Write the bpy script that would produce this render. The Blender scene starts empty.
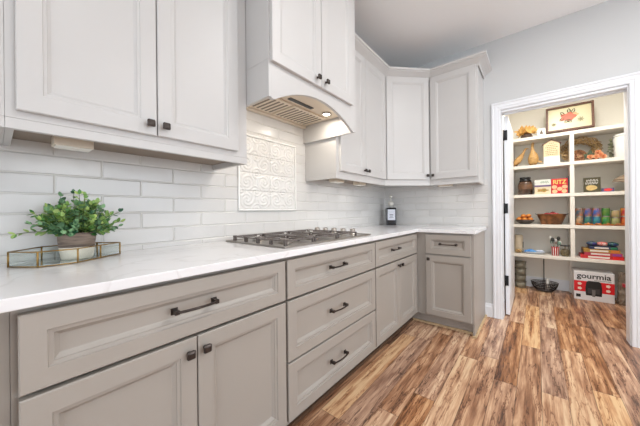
import bpy, math, random
from math import sin, cos, pi, radians, sqrt
from mathutils import Vector, Matrix
random.seed(7)
S = bpy.context.scene
COL = S.collection

# ------------------------------------------------------------ camera
YAW = radians(39.2602); ROLL = radians(-0.6068)
F = Vector((cos(YAW), sin(YAW), 0)); R0 = Vector((sin(YAW), -cos(YAW), 0)); Z = Vector((0, 0, 1))
Rr = R0 * cos(ROLL) + Z * sin(ROLL); Ur = -R0 * sin(ROLL) + Z * cos(ROLL)
cam_d = bpy.data.cameras.new('camera'); cam = bpy.data.objects.new('camera', cam_d); COL.objects.link(cam)
cam.matrix_world = Matrix(((Rr.x, Ur.x, -F.x, -3.1842), (Rr.y, Ur.y, -F.y, -1.5214), (Rr.z, Ur.z, -F.z, 1.093), (0, 0, 0, 1)))
cam_d.sensor_width = 36; cam_d.lens = 265.475 * 36 / 640; cam_d.shift_y = -1.906 / 640; cam_d.clip_start = .02
S.camera = cam

# ------------------------------------------------------------ world, light, exposure
w = bpy.data.worlds.new('world'); S.world = w; w.use_nodes = True
w.node_tree.nodes['Background'].inputs[0].default_value = (.85, .92, 1, 1)
w.node_tree.nodes['Background'].inputs[1].default_value = 2.5
S.view_settings.view_transform = 'Standard'; S.view_settings.look = 'None'
S.view_settings.gamma = 1; S.view_settings.use_curve_mapping = False
S.view_settings.exposure = 0.36

def area(name, loc, target, sx, sy, power, color=(1, 1, 1), shape='RECTANGLE', spread=None):
    l = bpy.data.lights.new(name, 'AREA'); l.shape = shape; l.size = sx
    if shape in ('RECTANGLE', 'ELLIPSE'): l.size_y = sy
    l.energy = power; l.color = color
    if spread: l.spread = spread
    o = bpy.data.objects.new(name, l); COL.objects.link(o); o.location = loc
    o.rotation_euler = (Vector(target) - Vector(loc)).to_track_quat('-Z', 'Y').to_euler()
    return o
# daylight through the two windows behind the camera
area('window_daylight', (-1.8, -4.52, 1.5), (-1.8, 0, 1.4), 2.6, 1.5, 20, (.85, .93, 1.0))
area('window_daylight', (-5.9, -2.2, 1.5), (0, -2.0, 1.3), 2.2, 1.5, 21, (.85, .93, 1.0))
LAMPS = [(-1.75, -1.42, 4.0), (-2.95, -1.9, 3.2), (-1.25, -1.95, 10), (-1.75, -3.1, 10), (-3.55, -3.1, 5)]
for x, y, p in LAMPS:
    area('downlight_lamp', (x, y, 2.765), (x, y, 0), .13, .13, p, (1, .985, .965), 'DISK')
# hood lamps and pantry ceiling lamp
for x in (-2.14, -1.66):
    area('hood_lamp', (x, -.345, 1.785), (x, -.2, 0), .05, .05, 1.0, (1, .9, .76), 'DISK')
area('pantry_lamp', (.45, -1.8, 2.74), (.45, -1.8, 0), .3, .3, 16, (1, .965, .90), 'DISK', spread=radians(158))

# ------------------------------------------------------------ materials
MATS = {}
def mat(name, col, rough=.5, metal=0, var=0, scale=20, bump=0, coat=0, emit=0, trans=0, stretch=None, col2=None, island=False):
    if name in MATS: return MATS[name]
    m = bpy.data.materials.new(name); m.use_nodes = True; n = m.node_tree.nodes; l = m.node_tree.links
    b = n['Principled BSDF']; b.inputs['Base Color'].default_value = (*col, 1)
    b.inputs['Roughness'].default_value = rough; b.inputs['Metallic'].default_value = metal
    if coat: b.inputs['Coat Weight'].default_value = coat
    if trans: b.inputs['Transmission Weight'].default_value = trans
    if emit: b.inputs['Emission Color'].default_value = (*col, 1); b.inputs['Emission Strength'].default_value = emit
    tc = n.new('ShaderNodeTexCoord'); mp = n.new('ShaderNodeMapping'); l.new(tc.outputs['Object'], mp.inputs[0])
    if stretch: mp.inputs['Scale'].default_value = stretch
    nz = n.new('ShaderNodeTexNoise'); nz.inputs['Scale'].default_value = scale; nz.inputs['Detail'].default_value = 4
    l.new(mp.outputs[0], nz.inputs['Vector'])
    if var or col2:
        mx = n.new('ShaderNodeMix'); mx.data_type = 'RGBA'
        c2 = col2 or tuple(c * (1 - var) for c in col)
        mx.inputs[6].default_value = (*col, 1); mx.inputs[7].default_value = (*c2, 1)
        if island:
            g = n.new('ShaderNodeNewGeometry'); l.new(g.outputs['Random Per Island'], mx.inputs[0])
        else:
            rp = n.new('ShaderNodeMapRange'); rp.inputs[1].default_value = .38; rp.inputs[2].default_value = .62
            l.new(nz.outputs[0], rp.inputs[0]); l.new(rp.outputs[0], mx.inputs[0])
        l.new(mx.outputs[2], b.inputs['Base Color'])
    if bump:
        bp = n.new('ShaderNodeBump'); bp.inputs['Strength'].default_value = bump; bp.inputs['Distance'].default_value = .002
        l.new(nz.outputs[0], bp.inputs['Height']); l.new(bp.outputs[0], b.inputs['Normal'])
    MATS[name] = m; return m
def s(r, g, b):  # sRGB 0-255 -> linear
    return tuple(((c / 255) / 12.92 if c / 255 <= .04045 else ((c / 255 + .055) / 1.055) ** 2.4) for c in (r, g, b))

M_wall = mat('wall_paint', s(206, 207, 207), .85, bump=.05, scale=300)
M_ceil = mat('ceiling_paint', s(246, 246, 246), .9, bump=.05, scale=200)
M_trim = mat('trim_paint', s(230, 232, 236), .35)
M_up = mat('upper_cabinet_paint', s(200, 198, 196), .38, var=.02, scale=3)
M_base = mat('base_cabinet_paint', s(165, 158, 150), .38, var=.03, scale=3)
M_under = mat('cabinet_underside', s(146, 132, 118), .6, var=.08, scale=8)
M_bronze = mat('oil_rubbed_bronze', s(74, 66, 62), .3, .75, var=.3, scale=60)
M_black = mat('black_metal', s(36, 36, 38), .4, .6)
M_steel = mat('brushed_steel', s(176, 170, 164), .28, 1, var=.1, scale=90, stretch=(1, 12, 1))
M_iron = mat('cast_iron', s(124, 116, 112), .36, .7, var=.2, scale=80, bump=.2)
M_cream = mat('hood_liner_cream', s(226, 214, 196), .35, .15)
M_shoe = mat('shoe_oak', s(206, 178, 140), .5, var=.2, scale=30)
M_brass = mat('antique_brass', s(168, 136, 78), .3, .9, var=.25, scale=50)
M_shelf = mat('pantry_paint', s(236, 230, 220), .5)
M_pwall = mat('pantry_wall_paint', s(238, 234, 224), .85, bump=.05, scale=200)
M_white = mat('plain_white', s(236, 234, 228), .5)
M_glass = mat('clear_glass', (.95, .97, .96), .02, trans=1)
M_dark = mat('dark_plastic', s(24, 24, 26), .3)

def nodes_of(name):
    m = bpy.data.materials.new(name); m.use_nodes = True; MATS[name] = m
    return m, m.node_tree.nodes, m.node_tree.links, m.node_tree.nodes['Principled BSDF']
def mth(n, l, op, a, b=None, c=None):
    q = n.new('ShaderNodeMath'); q.operation = op
    for i, v in enumerate((a, b, c)):
        if v is None: continue
        if isinstance(v, (int, float)): q.inputs[i].default_value = v
        else: l.new(v, q.inputs[i])
    return q.outputs[0]

def floor_material():
    m, n, l, b = nodes_of('hickory_planks')
    tc = n.new('ShaderNodeTexCoord'); sp = n.new('ShaderNodeSeparateXYZ'); l.new(tc.outputs['Object'], sp.inputs[0])
    W, L = .118, 1.15
    row = mth(n, l, 'DIVIDE', sp.outputs[1], W); ri = mth(n, l, 'FLOOR', row); rf = mth(n, l, 'FRACT', row)
    wn = n.new('ShaderNodeTexWhiteNoise'); wn.noise_dimensions = '1D'; l.new(ri, wn.inputs['W'])
    cx = mth(n, l, 'ADD', mth(n, l, 'DIVIDE', sp.outputs[0], L), mth(n, l, 'MULTIPLY', wn.outputs[0], 7.3))
    ci = mth(n, l, 'FLOOR', cx); cf = mth(n, l, 'FRACT', cx)
    cb = n.new('ShaderNodeCombineXYZ'); l.new(ri, cb.inputs[0]); l.new(ci, cb.inputs[1])
    w2 = n.new('ShaderNodeTexWhiteNoise'); w2.noise_dimensions = '2D'; l.new(cb.outputs[0], w2.inputs['Vector'])
    sv = n.new('ShaderNodeSeparateXYZ'); l.new(w2.outputs['Color'], sv.inputs[0])
    # grain coordinates, each board has its own piece of grain
    gx = mth(n, l, 'MULTIPLY_ADD', sv.outputs[0], 31, sp.outputs[0]); gy = mth(n, l, 'MULTIPLY_ADD', sv.outputs[1], 17, sp.outputs[1])
    gc = n.new('ShaderNodeCombineXYZ'); l.new(mth(n, l, 'MULTIPLY', gx, .8), gc.inputs[0]); l.new(mth(n, l, 'MULTIPLY', gy, 10), gc.inputs[1]); l.new(sv.outputs[2], gc.inputs[2])
    n1 = n.new('ShaderNodeTexNoise'); n1.inputs['Scale'].default_value = 3.0; n1.inputs['Detail'].default_value = 7; n1.inputs['Roughness'].default_value = .62; n1.inputs['Distortion'].default_value = .12
    l.new(gc.outputs[0], n1.inputs['Vector'])
    gc2 = n.new('ShaderNodeCombineXYZ'); l.new(mth(n, l, 'MULTIPLY', gx, 2.5), gc2.inputs[0]); l.new(mth(n, l, 'MULTIPLY', gy, 110), gc2.inputs[1])
    n2 = n.new('ShaderNodeTexNoise'); n2.inputs['Scale'].default_value = 1.6; n2.inputs['Detail'].default_value = 3; l.new(gc2.outputs[0], n2.inputs['Vector'])
    # knots
    vo = n.new('ShaderNodeTexVoronoi'); vo.inputs['Scale'].default_value = 1.0
    gk = n.new('ShaderNodeCombineXYZ'); l.new(mth(n, l, 'MULTIPLY', gx, 2.6), gk.inputs[0]); l.new(mth(n, l, 'MULTIPLY', gy, 6.5), gk.inputs[1]); l.new(gk.outputs[0], vo.inputs['Vector'])
    kn = n.new('ShaderNodeMapRange'); kn.inputs[1].default_value = .06; kn.inputs[2].default_value = .26; kn.inputs[3].default_value = .22; kn.inputs[4].default_value = 0; l.new(vo.outputs['Distance'], kn.inputs[0])
    base = mth(n, l, 'MULTIPLY_ADD', sv.outputs[2], .44, -.22)
    g1 = mth(n, l, 'MULTIPLY_ADD', n1.outputs[0], 2.0, -.49)
    t = mth(n, l, 'ADD', g1, base); t = mth(n, l, 'SUBTRACT', mth(n, l, 'ADD', t, .03), kn.outputs[0])
    t = mth(n, l, 'ADD', t, mth(n, l, 'MULTIPLY_ADD', n2.outputs[0], .36, -.18))
    # dark mineral streaks: thin level lines of a long stretched noise
    n3 = n.new('ShaderNodeTexNoise'); n3.inputs['Scale'].default_value = 1.5; n3.inputs['Detail'].default_value = 5; n3.inputs['Roughness'].default_value = .6
    gc3 = n.new('ShaderNodeCombineXYZ'); l.new(mth(n, l, 'MULTIPLY', gx, 1.5), gc3.inputs[0]); l.new(mth(n, l, 'MULTIPLY', gy, 14), gc3.inputs[1]); gc3.inputs[2].default_value = 4.2; l.new(gc3.outputs[0], n3.inputs['Vector'])
    ln_ = n.new('ShaderNodeMapRange'); ln_.inputs[1].default_value = 0; ln_.inputs[2].default_value = .022; ln_.inputs[3].default_value = .36; ln_.inputs[4].default_value = 0
    l.new(mth(n, l, 'ABSOLUTE', mth(n, l, 'SUBTRACT', n3.outputs[0], .46)), ln_.inputs[0])
    t = mth(n, l, 'SUBTRACT', mth(n, l, 'ADD', t, .095), ln_.outputs[0])
    cr = n.new('ShaderNodeValToRGB'); e = cr.color_ramp.elements
    e[0].position = .0; e[0].color = (*s(70, 44, 30), 1); e[1].position = 1; e[1].color = (*s(222, 190, 152), 1)
    for p, c in ((.24, s(104, 70, 50)), (.42, s(144, 101, 73)), (.6, s(174, 130, 98)), (.8, s(204, 163, 128))):
        q = e.new(p); q.color = (*c, 1)
    l.new(t, cr.inputs[0])
    hs = n.new('ShaderNodeHueSaturation'); l.new(cr.outputs[0], hs.inputs['Color']); l.new(mth(n, l, 'MULTIPLY_ADD', sv.outputs[1], .3, .84), hs.inputs['Saturation'])
    # seams
    d1 = mth(n, l, 'MINIMUM', rf, mth(n, l, 'SUBTRACT', 1, rf)); d1 = mth(n, l, 'MULTIPLY', d1, W)
    d2 = mth(n, l, 'MINIMUM', cf, mth(n, l, 'SUBTRACT', 1, cf)); d2 = mth(n, l, 'MULTIPLY', d2, L)
    d = mth(n, l, 'MINIMUM', d1, d2)
    sm = n.new('ShaderNodeMapRange'); sm.inputs[1].default_value = .0006; sm.inputs[2].default_value = .0024; sm.inputs[3].default_value = .45; sm.inputs[4].default_value = 1; l.new(d, sm.inputs[0])
    mx = n.new('ShaderNodeMix'); mx.data_type = 'RGBA'; mx.inputs[6].default_value = (*s(40, 26, 18), 1); l.new(sm.outputs[0], mx.inputs[0]); l.new(hs.outputs[0], mx.inputs[7])
    l.new(mx.outputs[2], b.inputs['Base Color'])
    l.new(mth(n, l, 'MULTIPLY_ADD', n1.outputs[0], .2, .28), b.inputs['Roughness'])
    bp = n.new('ShaderNodeBump'); bp.inputs['Strength'].default_value = .35; bp.inputs['Distance'].default_value = .003
    l.new(mth(n, l, 'ADD', sm.outputs[0], mth(n, l, 'MULTIPLY', n1.outputs[0], .4)), bp.inputs['Height']); l.new(bp.outputs[0], b.inputs['Normal'])
    return m

def tile_material(name, axis):
    # glazed hand-made 3x12 tiles in running bond; axis = world axis running along the wall
    m, n, l, b = nodes_of(name)
    tc = n.new('ShaderNodeTexCoord'); sp = n.new('ShaderNodeSeparateXYZ'); l.new(tc.outputs['Object'], sp.inputs[0])
    H, L = .0780, .303
    row = mth(n, l, 'DIVIDE', mth(n, l, 'SUBTRACT', sp.outputs[2], .939 - .78), H); ri = mth(n, l, 'FLOOR', row); rf = mth(n, l, 'FRACT', row)
    par = mth(n, l, 'FRACT', mth(n, l, 'MULTIPLY', ri, .5))
    a = sp.outputs[0] if axis == 'x' else sp.outputs[1]
    cx = mth(n, l, 'ADD', mth(n, l, 'DIVIDE', mth(n, l, 'ADD', a, 3.034 + 3.03), L), mth(n, l, 'ADD', par, .487 if axis == 'x' else .3))
    ci = mth(n, l, 'FLOOR', cx); cf = mth(n, l, 'FRACT', cx)
    cb = n.new('ShaderNodeCombineXYZ'); l.new(ri, cb.inputs[0]); l.new(ci, cb.inputs[1])
    w2 = n.new('ShaderNodeTexWhiteNoise'); w2.noise_dimensions = '2D'; l.new(cb.outputs[0], w2.inputs['Vector'])
    d1 = mth(n, l, 'MULTIPLY', mth(n, l, 'MINIMUM', rf, mth(n, l, 'SUBTRACT', 1, rf)), H)
    d2 = mth(n, l, 'MULTIPLY', mth(n, l, 'MINIMUM', cf, mth(n, l, 'SUBTRACT', 1, cf)), L)
    d = mth(n, l, 'MINIMUM', d1, d2)
    fl = n.new('ShaderNodeMapRange'); fl.inputs[1].default_value = .0012; fl.inputs[2].default_value = .0019; l.new(d, fl.inputs[0])
    ed = n.new('ShaderNodeMapRange'); ed.inputs[1].default_value = .001; ed.inputs[2].default_value = .006; ed.interpolation_type = 'SMOOTHSTEP'; l.new(d, ed.inputs[0])
    nz = n.new('ShaderNodeTexNoise'); nz.inputs['Scale'].default_value = 11; nz.inputs['Detail'].default_value = 2; l.new(tc.outputs['Object'], nz.inputs['Vector'])
    cm = n.new('ShaderNodeMix'); cm.data_type = 'RGBA'; cm.inputs[6].default_value = (*s(219, 217, 214), 1); cm.inputs[7].default_value = (*s(206, 204, 202), 1)
    l.new(mth(n, l, 'MULTIPLY_ADD', w2.outputs[0], .7, mth(n, l, 'MULTIPLY', nz.outputs[0], .3)), cm.inputs[0])
    gm = n.new('ShaderNodeMix'); gm.data_type = 'RGBA'; gm.inputs[6].default_value = (*s(216, 214, 209), 1); l.new(fl.outputs[0], gm.inputs[0]); l.new(cm.outputs[2], gm.inputs[7])
    l.new(gm.outputs[2], b.inputs['Base Color'])
    l.new(mth(n, l, 'MULTIPLY_ADD', fl.outputs[0], -.54, .8), b.inputs['Roughness'])
    bp = n.new('ShaderNodeBump'); bp.inputs['Strength'].default_value = .8; bp.inputs['Distance'].default_value = .0035
    l.new(mth(n, l, 'ADD', ed.outputs[0], mth(n, l, 'MULTIPLY', nz.outputs[0], 1.1)), bp.inputs['Height']); l.new(bp.outputs[0], b.inputs['Normal'])
    return m

def quartz_material():
    m, n, l, b = nodes_of('white_quartz')
    tc = n.new('ShaderNodeTexCoord')
    nz = n.new('ShaderNodeTexNoise'); nz.inputs['Scale'].default_value = 2.2; nz.inputs['Detail'].default_value = 6; nz.inputs['Distortion'].default_value = 1.6; l.new(tc.outputs['Object'], nz.inputs['Vector'])
    v = mth(n, l, 'ABSOLUTE', mth(n, l, 'SUBTRACT', nz.outputs[0], .5))
    mr = n.new('ShaderNodeMapRange'); mr.inputs[1].default_value = 0; mr.inputs[2].default_value = .022; mr.inputs[3].default_value = .35; mr.inputs[4].default_value = 0; l.new(v, mr.inputs[0])
    mx = n.new('ShaderNodeMix'); mx.data_type = 'RGBA'; mx.inputs[6].default_value = (*s(236, 235, 236), 1); mx.inputs[7].default_value = (*s(206, 203, 202), 1)
    l.new(mr.outputs[0], mx.inputs[0]); l.new(mx.outputs[2], b.inputs['Base Color'])
    b.inputs['Roughness'].default_value = .14
    return m
M_floor = floor_material(); M_tile = tile_material('glazed_tile_long_wall', 'x'); M_tile2 = tile_material('glazed_tile_end_wall', 'y'); M_quartz = quartz_material()

# ------------------------------------------------------------ mesh helpers
class MB:
    def __init__(self): self.v = []; self.f = []; self.sm = []
    def add(self, vs, fs, smooth=False):
        o = len(self.v); self.v += [tuple(p) for p in vs]; self.f += [tuple(i + o for i in f) for f in fs]; self.sm += [smooth] * len(fs); return self
    def box(self, x0, x1, y0, y1, z0, z1):
        if x0 > x1: x0, x1 = x1, x0
        if y0 > y1: y0, y1 = y1, y0
        if z0 > z1: z0, z1 = z1, z0
        return self.add([(x0, y0, z0), (x1, y0, z0), (x1, y1, z0), (x0, y1, z0), (x0, y0, z1), (x1, y0, z1), (x1, y1, z1), (x0, y1, z1)],
                        [(0, 3, 2, 1), (4, 5, 6, 7), (0, 1, 5, 4), (1, 2, 6, 5), (2, 3, 7, 6), (3, 0, 4, 7)])
    def prism(self, pts, axis, a, b):  # polygon pts extruded along axis
        n = len(pts)
        def P(p, t):
            return {'x': (t, p[0], p[1]), 'y': (p[0], t, p[1]), 'z': (p[0], p[1], t)}[axis]
        vs = [P(p, a) for p in pts] + [P(p, b) for p in pts]
        fs = [tuple(range(n)), tuple(range(2 * n - 1, n - 1, -1))] + [(i, i + n, (i + 1) % n + n, (i + 1) % n) for i in range(n)]
        return self.add(vs, fs)
    def lathe(self, prof, c=(0, 0, 0), seg=24, sx=1, sy=1, axis='z', smooth=True):
        vs = []; fs = []; m = len(prof)
        for k in range(seg):
            a = 2 * pi * k / seg
            for r, z in prof:
                p = (r * cos(a) * sx, r * sin(a) * sy, z)
                if axis == 'y': p = (p[0], p[2], p[1])
                if axis == 'x': p = (p[2], p[0], p[1])
                vs.append((p[0] + c[0], p[1] + c[1], p[2] + c[2]))
        for k in range(seg):
            k2 = (k + 1) % seg
            for i in range(m - 1): fs.append((k * m + i, k2 * m + i, k2 * m + i + 1, k * m + i + 1))
        self.add(vs, fs, smooth)
        o = len(self.v) - len(vs)
        for i in (0, m - 1):
            if prof[i][0] > 1e-6: self.f.append(tuple(o + k * m + i for k in range(seg))); self.sm.append(False)
        return self
    def tube(self, pts, rad, seg=8, smooth=True, closed=False, flat=1.0):
        pts = [Vector(p) for p in pts]; n = len(pts); rad = rad if isinstance(rad, (list, tuple)) else [rad] * n
        vs = []; fs = []
        for i, p in enumerate(pts):
            if closed: t = pts[(i + 1) % n] - pts[i - 1]
            else: t = pts[min(i + 1, n - 1)] - pts[max(i - 1, 0)]
            t.normalize(); up = Vector((0, 0, 1)) if abs(t.z) < .95 else Vector((0, 1, 0))
            a = t.cross(up).normalized(); b = a.cross(t)
            for k in range(seg):
                q = 2 * pi * (k + .5) / seg; vs.append(p + a * (cos(q) * rad[i]) + b * (sin(q) * rad[i] * flat))
        for i in range(n if closed else n - 1):
            j = (i + 1) % n
            for k in range(seg):
                k2 = (k + 1) % seg; fs.append((i * seg + k, i * seg + k2, j * seg + k2, j * seg + k))
        if not closed: fs += [tuple(range(seg - 1, -1, -1)), tuple((n - 1) * seg + k for k in range(seg))]
        return self.add(vs, fs, smooth)
    def ball(self, c, r, sx=1, sy=1, sz=1, seg=14, rings=9):
        return self.lathe([(r * sin(pi * i / rings), -r * cos(pi * i / rings) * sz) for i in range(rings + 1)], c, seg, sx, sy)
    def build(self, name, m, parent=None, bevel=0, seg=2):
        me = bpy.data.meshes.new(name); me.from_pydata(self.v, [], self.f)
        for p, q in zip(me.polygons, self.sm): p.use_smooth = q
        me.materials.append(m)
        import bmesh
        bm = bmesh.new(); bm.from_mesh(me); bmesh.ops.recalc_face_normals(bm, faces=bm.faces); bm.to_mesh(me); bm.free()
        o = bpy.data.objects.new(name, me); COL.objects.link(o)
        if parent: o.parent = parent
        if bevel:
            b = o.modifiers.new('bevel', 'BEVEL'); b.width = bevel; b.segments = seg; b.limit_method = 'ANGLE'; b.angle_limit = radians(50); b.harden_normals = False
        return o
def tag(o, label, cat, group=None, kind=None):
    if label: o['label'] = label
    if cat: o['category'] = cat
    if group: o['group'] = group
    if kind: o['kind'] = kind
    return o
def thing(name, label, cat, loc=(0, 0, 0), rz=0, group=None, kind=None):
    o = bpy.data.objects.new(name, None); COL.objects.link(o); o.location = loc; o.rotation_euler = (0, 0, radians(rz)); o.empty_display_size = .05
    return tag(o, label, cat, group, kind)
def copy_tree(o, parent=None):
    c = o.copy(); COL.objects.link(c); c.parent = parent
    for ch in list(o.children): copy_tree(ch, c)
    return c
def struct(name, mb, m, parent=None, bevel=0):
    o = mb.build(name, m, parent, bevel)
    if not parent: o['kind'] = 'structure'
    return o
def text(name, body, size, m, parent, loc, width=None, depth=.0006, flip=0, bold=0, rot=None):
    # raised lettering lying in the local XZ plane, facing -Y
    cu = bpy.data.curves.new(name, 'FONT'); cu.body = body; cu.size = size; cu.align_x = 'CENTER'; cu.align_y = 'CENTER'; cu.extrude = depth; cu.offset = bold
    t = bpy.data.objects.new('tmp', cu); COL.objects.link(t); bpy.context.view_layer.update()
    me = bpy.data.meshes.new_from_object(t.evaluated_get(bpy.context.evaluated_depsgraph_get())); bpy.data.objects.remove(t); me.name = name
    xs = [v.co.x for v in me.vertices]; k = width / (max(xs) - min(xs)) if width else 1
    for v in me.vertices: v.co = Vector((v.co.x * k, -v.co.z, v.co.y))
    me.materials.clear(); me.materials.append(m)
    o = bpy.data.objects.new(name, me); COL.objects.link(o); o.parent = parent; o.location = loc
    if rot: o.rotation_euler = rot
    return o

def bars(name, m, parent, x0, x1, z, h, n, y):
    # lettering too small to read in the photograph: a row of uneven strokes
    mb = MB(); w = (x1 - x0) / n; r = random.Random(n)
    for i in range(n):
        a = x0 + i * w; hh = h * r.uniform(.55, 1)
        mb.box(a, a + w * .3, y, y + .0005, z - hh, z + hh); mb.box(a + w * .3, a + w * .78, y, y + .0005, z + (hh * .55 if i % 2 else -hh), z + (hh if i % 2 else -hh * .55))
    return mb.build(name, m, parent)
# ------------------------------------------------------------ room shell
CH = 2.79; XW = -6.0; YW = -4.6; PX = 1.60; PL = -1.215; PR = -2.42
struct('floor', MB().box(XW, PX + .1, YW - .1, .1, -.06, 0), M_floor)
struct('ceiling', MB().box(XW, .12, YW, 0, CH, CH + .08), M_ceil)
struct('wall_left', MB().box(XW, .12, 0, .12, 0, CH), M_wall)
D0, D1, DH = -1.255, -2.087, 2.068
mb = MB(); mb.prism([(0, 0), (0, CH), (YW, CH), (YW, 0), (D1 - .002, 0), (D1 - .002, DH + .002), (D0 + .002, DH + .002), (D0 + .002, 0)], 'x', 0, .12)
struct('wall_back', mb, M_wall)
# right wall with a wide window, wall behind the camera with a window
def window_wall(name, axis, pos, a0, a1, w0, w1, z0, z1, wname):
    mb = MB()
    def B(m, u0, u1, zz0, zz1, t0, t1):
        if axis == 'y': m.box(u0, u1, pos + t0, pos + t1, zz0, zz1)
        else: m.box(pos + t0, pos + t1, u0, u1, zz0, zz1)
    B(mb, a0, w0, 0, CH, -.12, 0); B(mb, w1, a1, 0, CH, -.12, 0); B(mb, w0, w1, 0, z0, -.12, 0); B(mb, w0, w1, z1, CH, -.12, 0)
    struct(name, mb, M_wall)
    f = MB(); B(f, w0, w1, z0, z0 + .04, -.1, .0); B(f, w0, w1, z1 - .04, z1, -.1, .0); B(f, w0, w0 + .04, z0 + .04, z1 - .04, -.1, 0); B(f, w1 - .04, w1, z0 + .04, z1 - .04, -.1, 0)
    c = (w0 + w1) / 2; B(f, c - .02, c + .02, z0 + .04, z1 - .04, -.1, -.03)
    struct(wname, f, M_trim)
window_wall('wall_right', 'y', YW, XW, .12, -3.2, -.4, .7, 2.3, 'window_1')
window_wall('wall_front', 'x', XW, YW, 0, -3.4, -1.0, .7, 2.3, 'window_2')
# pantry shell
struct('wall_pantry_left', MB().box(.12, PX, PL, PL + .08, 0, CH), M_pwall)
struct('wall_pantry_right', MB().box(.12, PX, PR - .08, PR, 0, CH), M_pwall)
struct('wall_pantry_back', MB().box(PX, PX + .08, PR - .08, PL + .08, 0, CH), M_pwall)
struct('ceiling_pantry', MB().box(.12, PX, PR, PL, CH, CH + .08), M_ceil)
struct('baseboard_pantry', MB().prism([(PX, 0), (PX - .014, 0), (PX - .014, .12), (PX - .006, .135), (PX, .135)], 'y', PR, PL), M_trim) if 0 else None
mb = MB(); mb.box(PX - .014, PX, PR, PL, 0, .12); mb.box(PX - .009, PX, PR, PL, .12, .14); struct('baseboard_pantry', mb, M_trim)

# door casing: stepped profile (u across width from opening outward, t thickness)
def casing_profile(): return [(0.006, 0), (0.006, .010), (.012, .014), (.030, .014), (.036, .017), (.060, .017), (.066, .022), (.078, .022), (.082, .018), (.082, 0)]
def sweep_casing():
    prof = casing_profile(); mb = MB()
    # path of three mitred legs around the opening on the room side of wall_back (x<0)
    rings = []
    for (y, z, dy, dz) in ((D0, 0, 1, 0), (D0, DH, 1, 1), (D1, DH, -1, 1), (D1, 0, -1, 0)):
        rings.append([(-t, y + dy * u, z + dz * u) for u, t in prof])
    n = len(prof); vs = [p for r in rings for p in r]; fs = []
    for i in range(3):
        for k in range(n):
            k2 = (k + 1) % n; fs.append((i * n + k, i * n + k2, (i + 1) * n + k2, (i + 1) * n + k))
    fs += [tuple(range(n)), tuple(3 * n + k for k in range(n))]
    return mb.add(vs, fs)
struct('trim_1', sweep_casing(), M_trim)
mb = MB(); mb.box(-.001, .123, D0 - .001, D0 + .0015, 0, DH); mb.box(-.001, .123, D1 - .0015, D1 + .001, 0, DH); mb.box(-.001, .123, D1 + .001, D0 - .001, DH - .016, DH + .001)
mb.box(.060, .085, D1, D0 - .016, DH - .026, DH - .016)
struct('trim_2', mb, M_trim)
def baseboard(y0, y1):
    return MB().prism([(0, 0), (-.014, 0), (-.014, .10), (-.010, .112), (-.009, .125), (-.004, .135), (0, .135)], 'y', y0, y1)
def bb(name, y0, y1):
    mb = MB(); pr = [(0, 0), (-.014, 0), (-.014, .10), (-.010, .112), (-.009, .125), (-.004, .135), (0, .135)]
    vs = [(x, y0, z) for x, z in pr] + [(x, y1, z) for x, z in pr]; n = len(pr)
    mb.add(vs, [tuple(range(n)), tuple(range(n, 2 * n))] + [(i, (i + 1) % n, (i + 1) % n + n, i + n) for i in range(n)])
    struct(name, mb, M_trim)
bb('baseboard_back', -1.101, D0 + .082)
bb('baseboard_back_right', D1 - .082, YW)
# pantry door leaf, swung open into the pantry
dr = MB().box(.135, .90, -1.300, -1.265, .012, 2.045)
door = struct('door_1', dr, M_trim, bevel=.002)
for z in (.36, 1.10, 1.85):
    h = MB(); h.box(.126, .1349, -1.292, -1.258, z - .05, z + .05); h.tube([(.124, -1.263, z - .054), (.124, -1.263, z + .054)], .006, 8)
    h.build('hinge', M_black, door)
pn = MB()
for z0, z1 in ((.2, 1.0), (1.12, 1.93)): pn.box(.24, .80, -1.303, -1.2995, z0, z1)
pn.build('raised_panel', M_trim, door, .002)
# backsplash
b1 = MB(); b1.box(-4.2, -.006, -.008, 0, .914, 1.40); b1.box(-2.335, -1.52, -.008, 0, 1.40, 1.86); o = struct('backsplash', b1, M_tile)
b2 = MB().box(-.008, 0, -1.135, 0, .914, 1.40); struct('backsplash', b2, M_tile2)

# ------------------------------------------------------------ cabinets
def nested_front(x0, x1, z0, z1, yf, th, prof, edge=.0025):
    mb = MB(); loops = [(0, th), (0, edge), (edge, 0)] + prof
    vs = []; fs = []
    for ins, dep in loops:
        vs += [(x0 + ins, yf + dep, z0 + ins), (x1 - ins, yf + dep, z0 + ins), (x1 - ins, yf + dep, z1 - ins), (x0 + ins, yf + dep, z1 - ins)]
    for i in range(len(loops) - 1):
        for k in range(4):
            k2 = (k + 1) % 4; fs.append((4 * i + k, 4 * i + k2, 4 * i + 4 + k2, 4 * i + 4 + k))
    fs.append((0, 1, 2, 3)); n = 4 * (len(loops) - 1); fs.append((n, n + 1, n + 2, n + 3))
    return mb.add(vs, fs)
def prof_base(f): return [(f, 0), (f + .002, .005), (f + .011, .006), (f + .012, .010), (f + .022, .0185), (f + .024, .019)]
def prof_up(f): return [(f, 0), (f + .002, .003), (f + .010, .004), (f + .012, .007), (f + .019, .011), (f + .020, .0115)]
def add_knob(parent, x, yf, z, m=None):
    mb = MB(); mb.lathe([(.009, 0), (.006, .004), (.006, .016)], (x, yf, z), 12, axis='y')
    # lathe axis y goes +; flip towards the room
    mb.v = [(a, 2 * yf - b, c) for a, b, c in mb.v]
    h = .0135; vs = []
    for (hh, d) in ((h * .72, .014), (h, .018), (h, .024), (h * .8, .029)):
        vs += [(x - hh, yf - d, z - hh), (x + hh, yf - d, z - hh), (x + hh, yf - d, z + hh), (x - hh, yf - d, z + hh)]
    fs = [(0, 1, 2, 3), (12, 13, 14, 15)] + [(4 * i + k, 4 * i + (k + 1) % 4, 4 * i + 4 + (k + 1) % 4, 4 * i + 4 + k) for i in range(3) for k in range(4)]
    mb.add(vs, fs); o = mb.build('knob', m or M_bronze, parent, .004); o['label'] = 'dark bronze square knob'; return o
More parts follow.
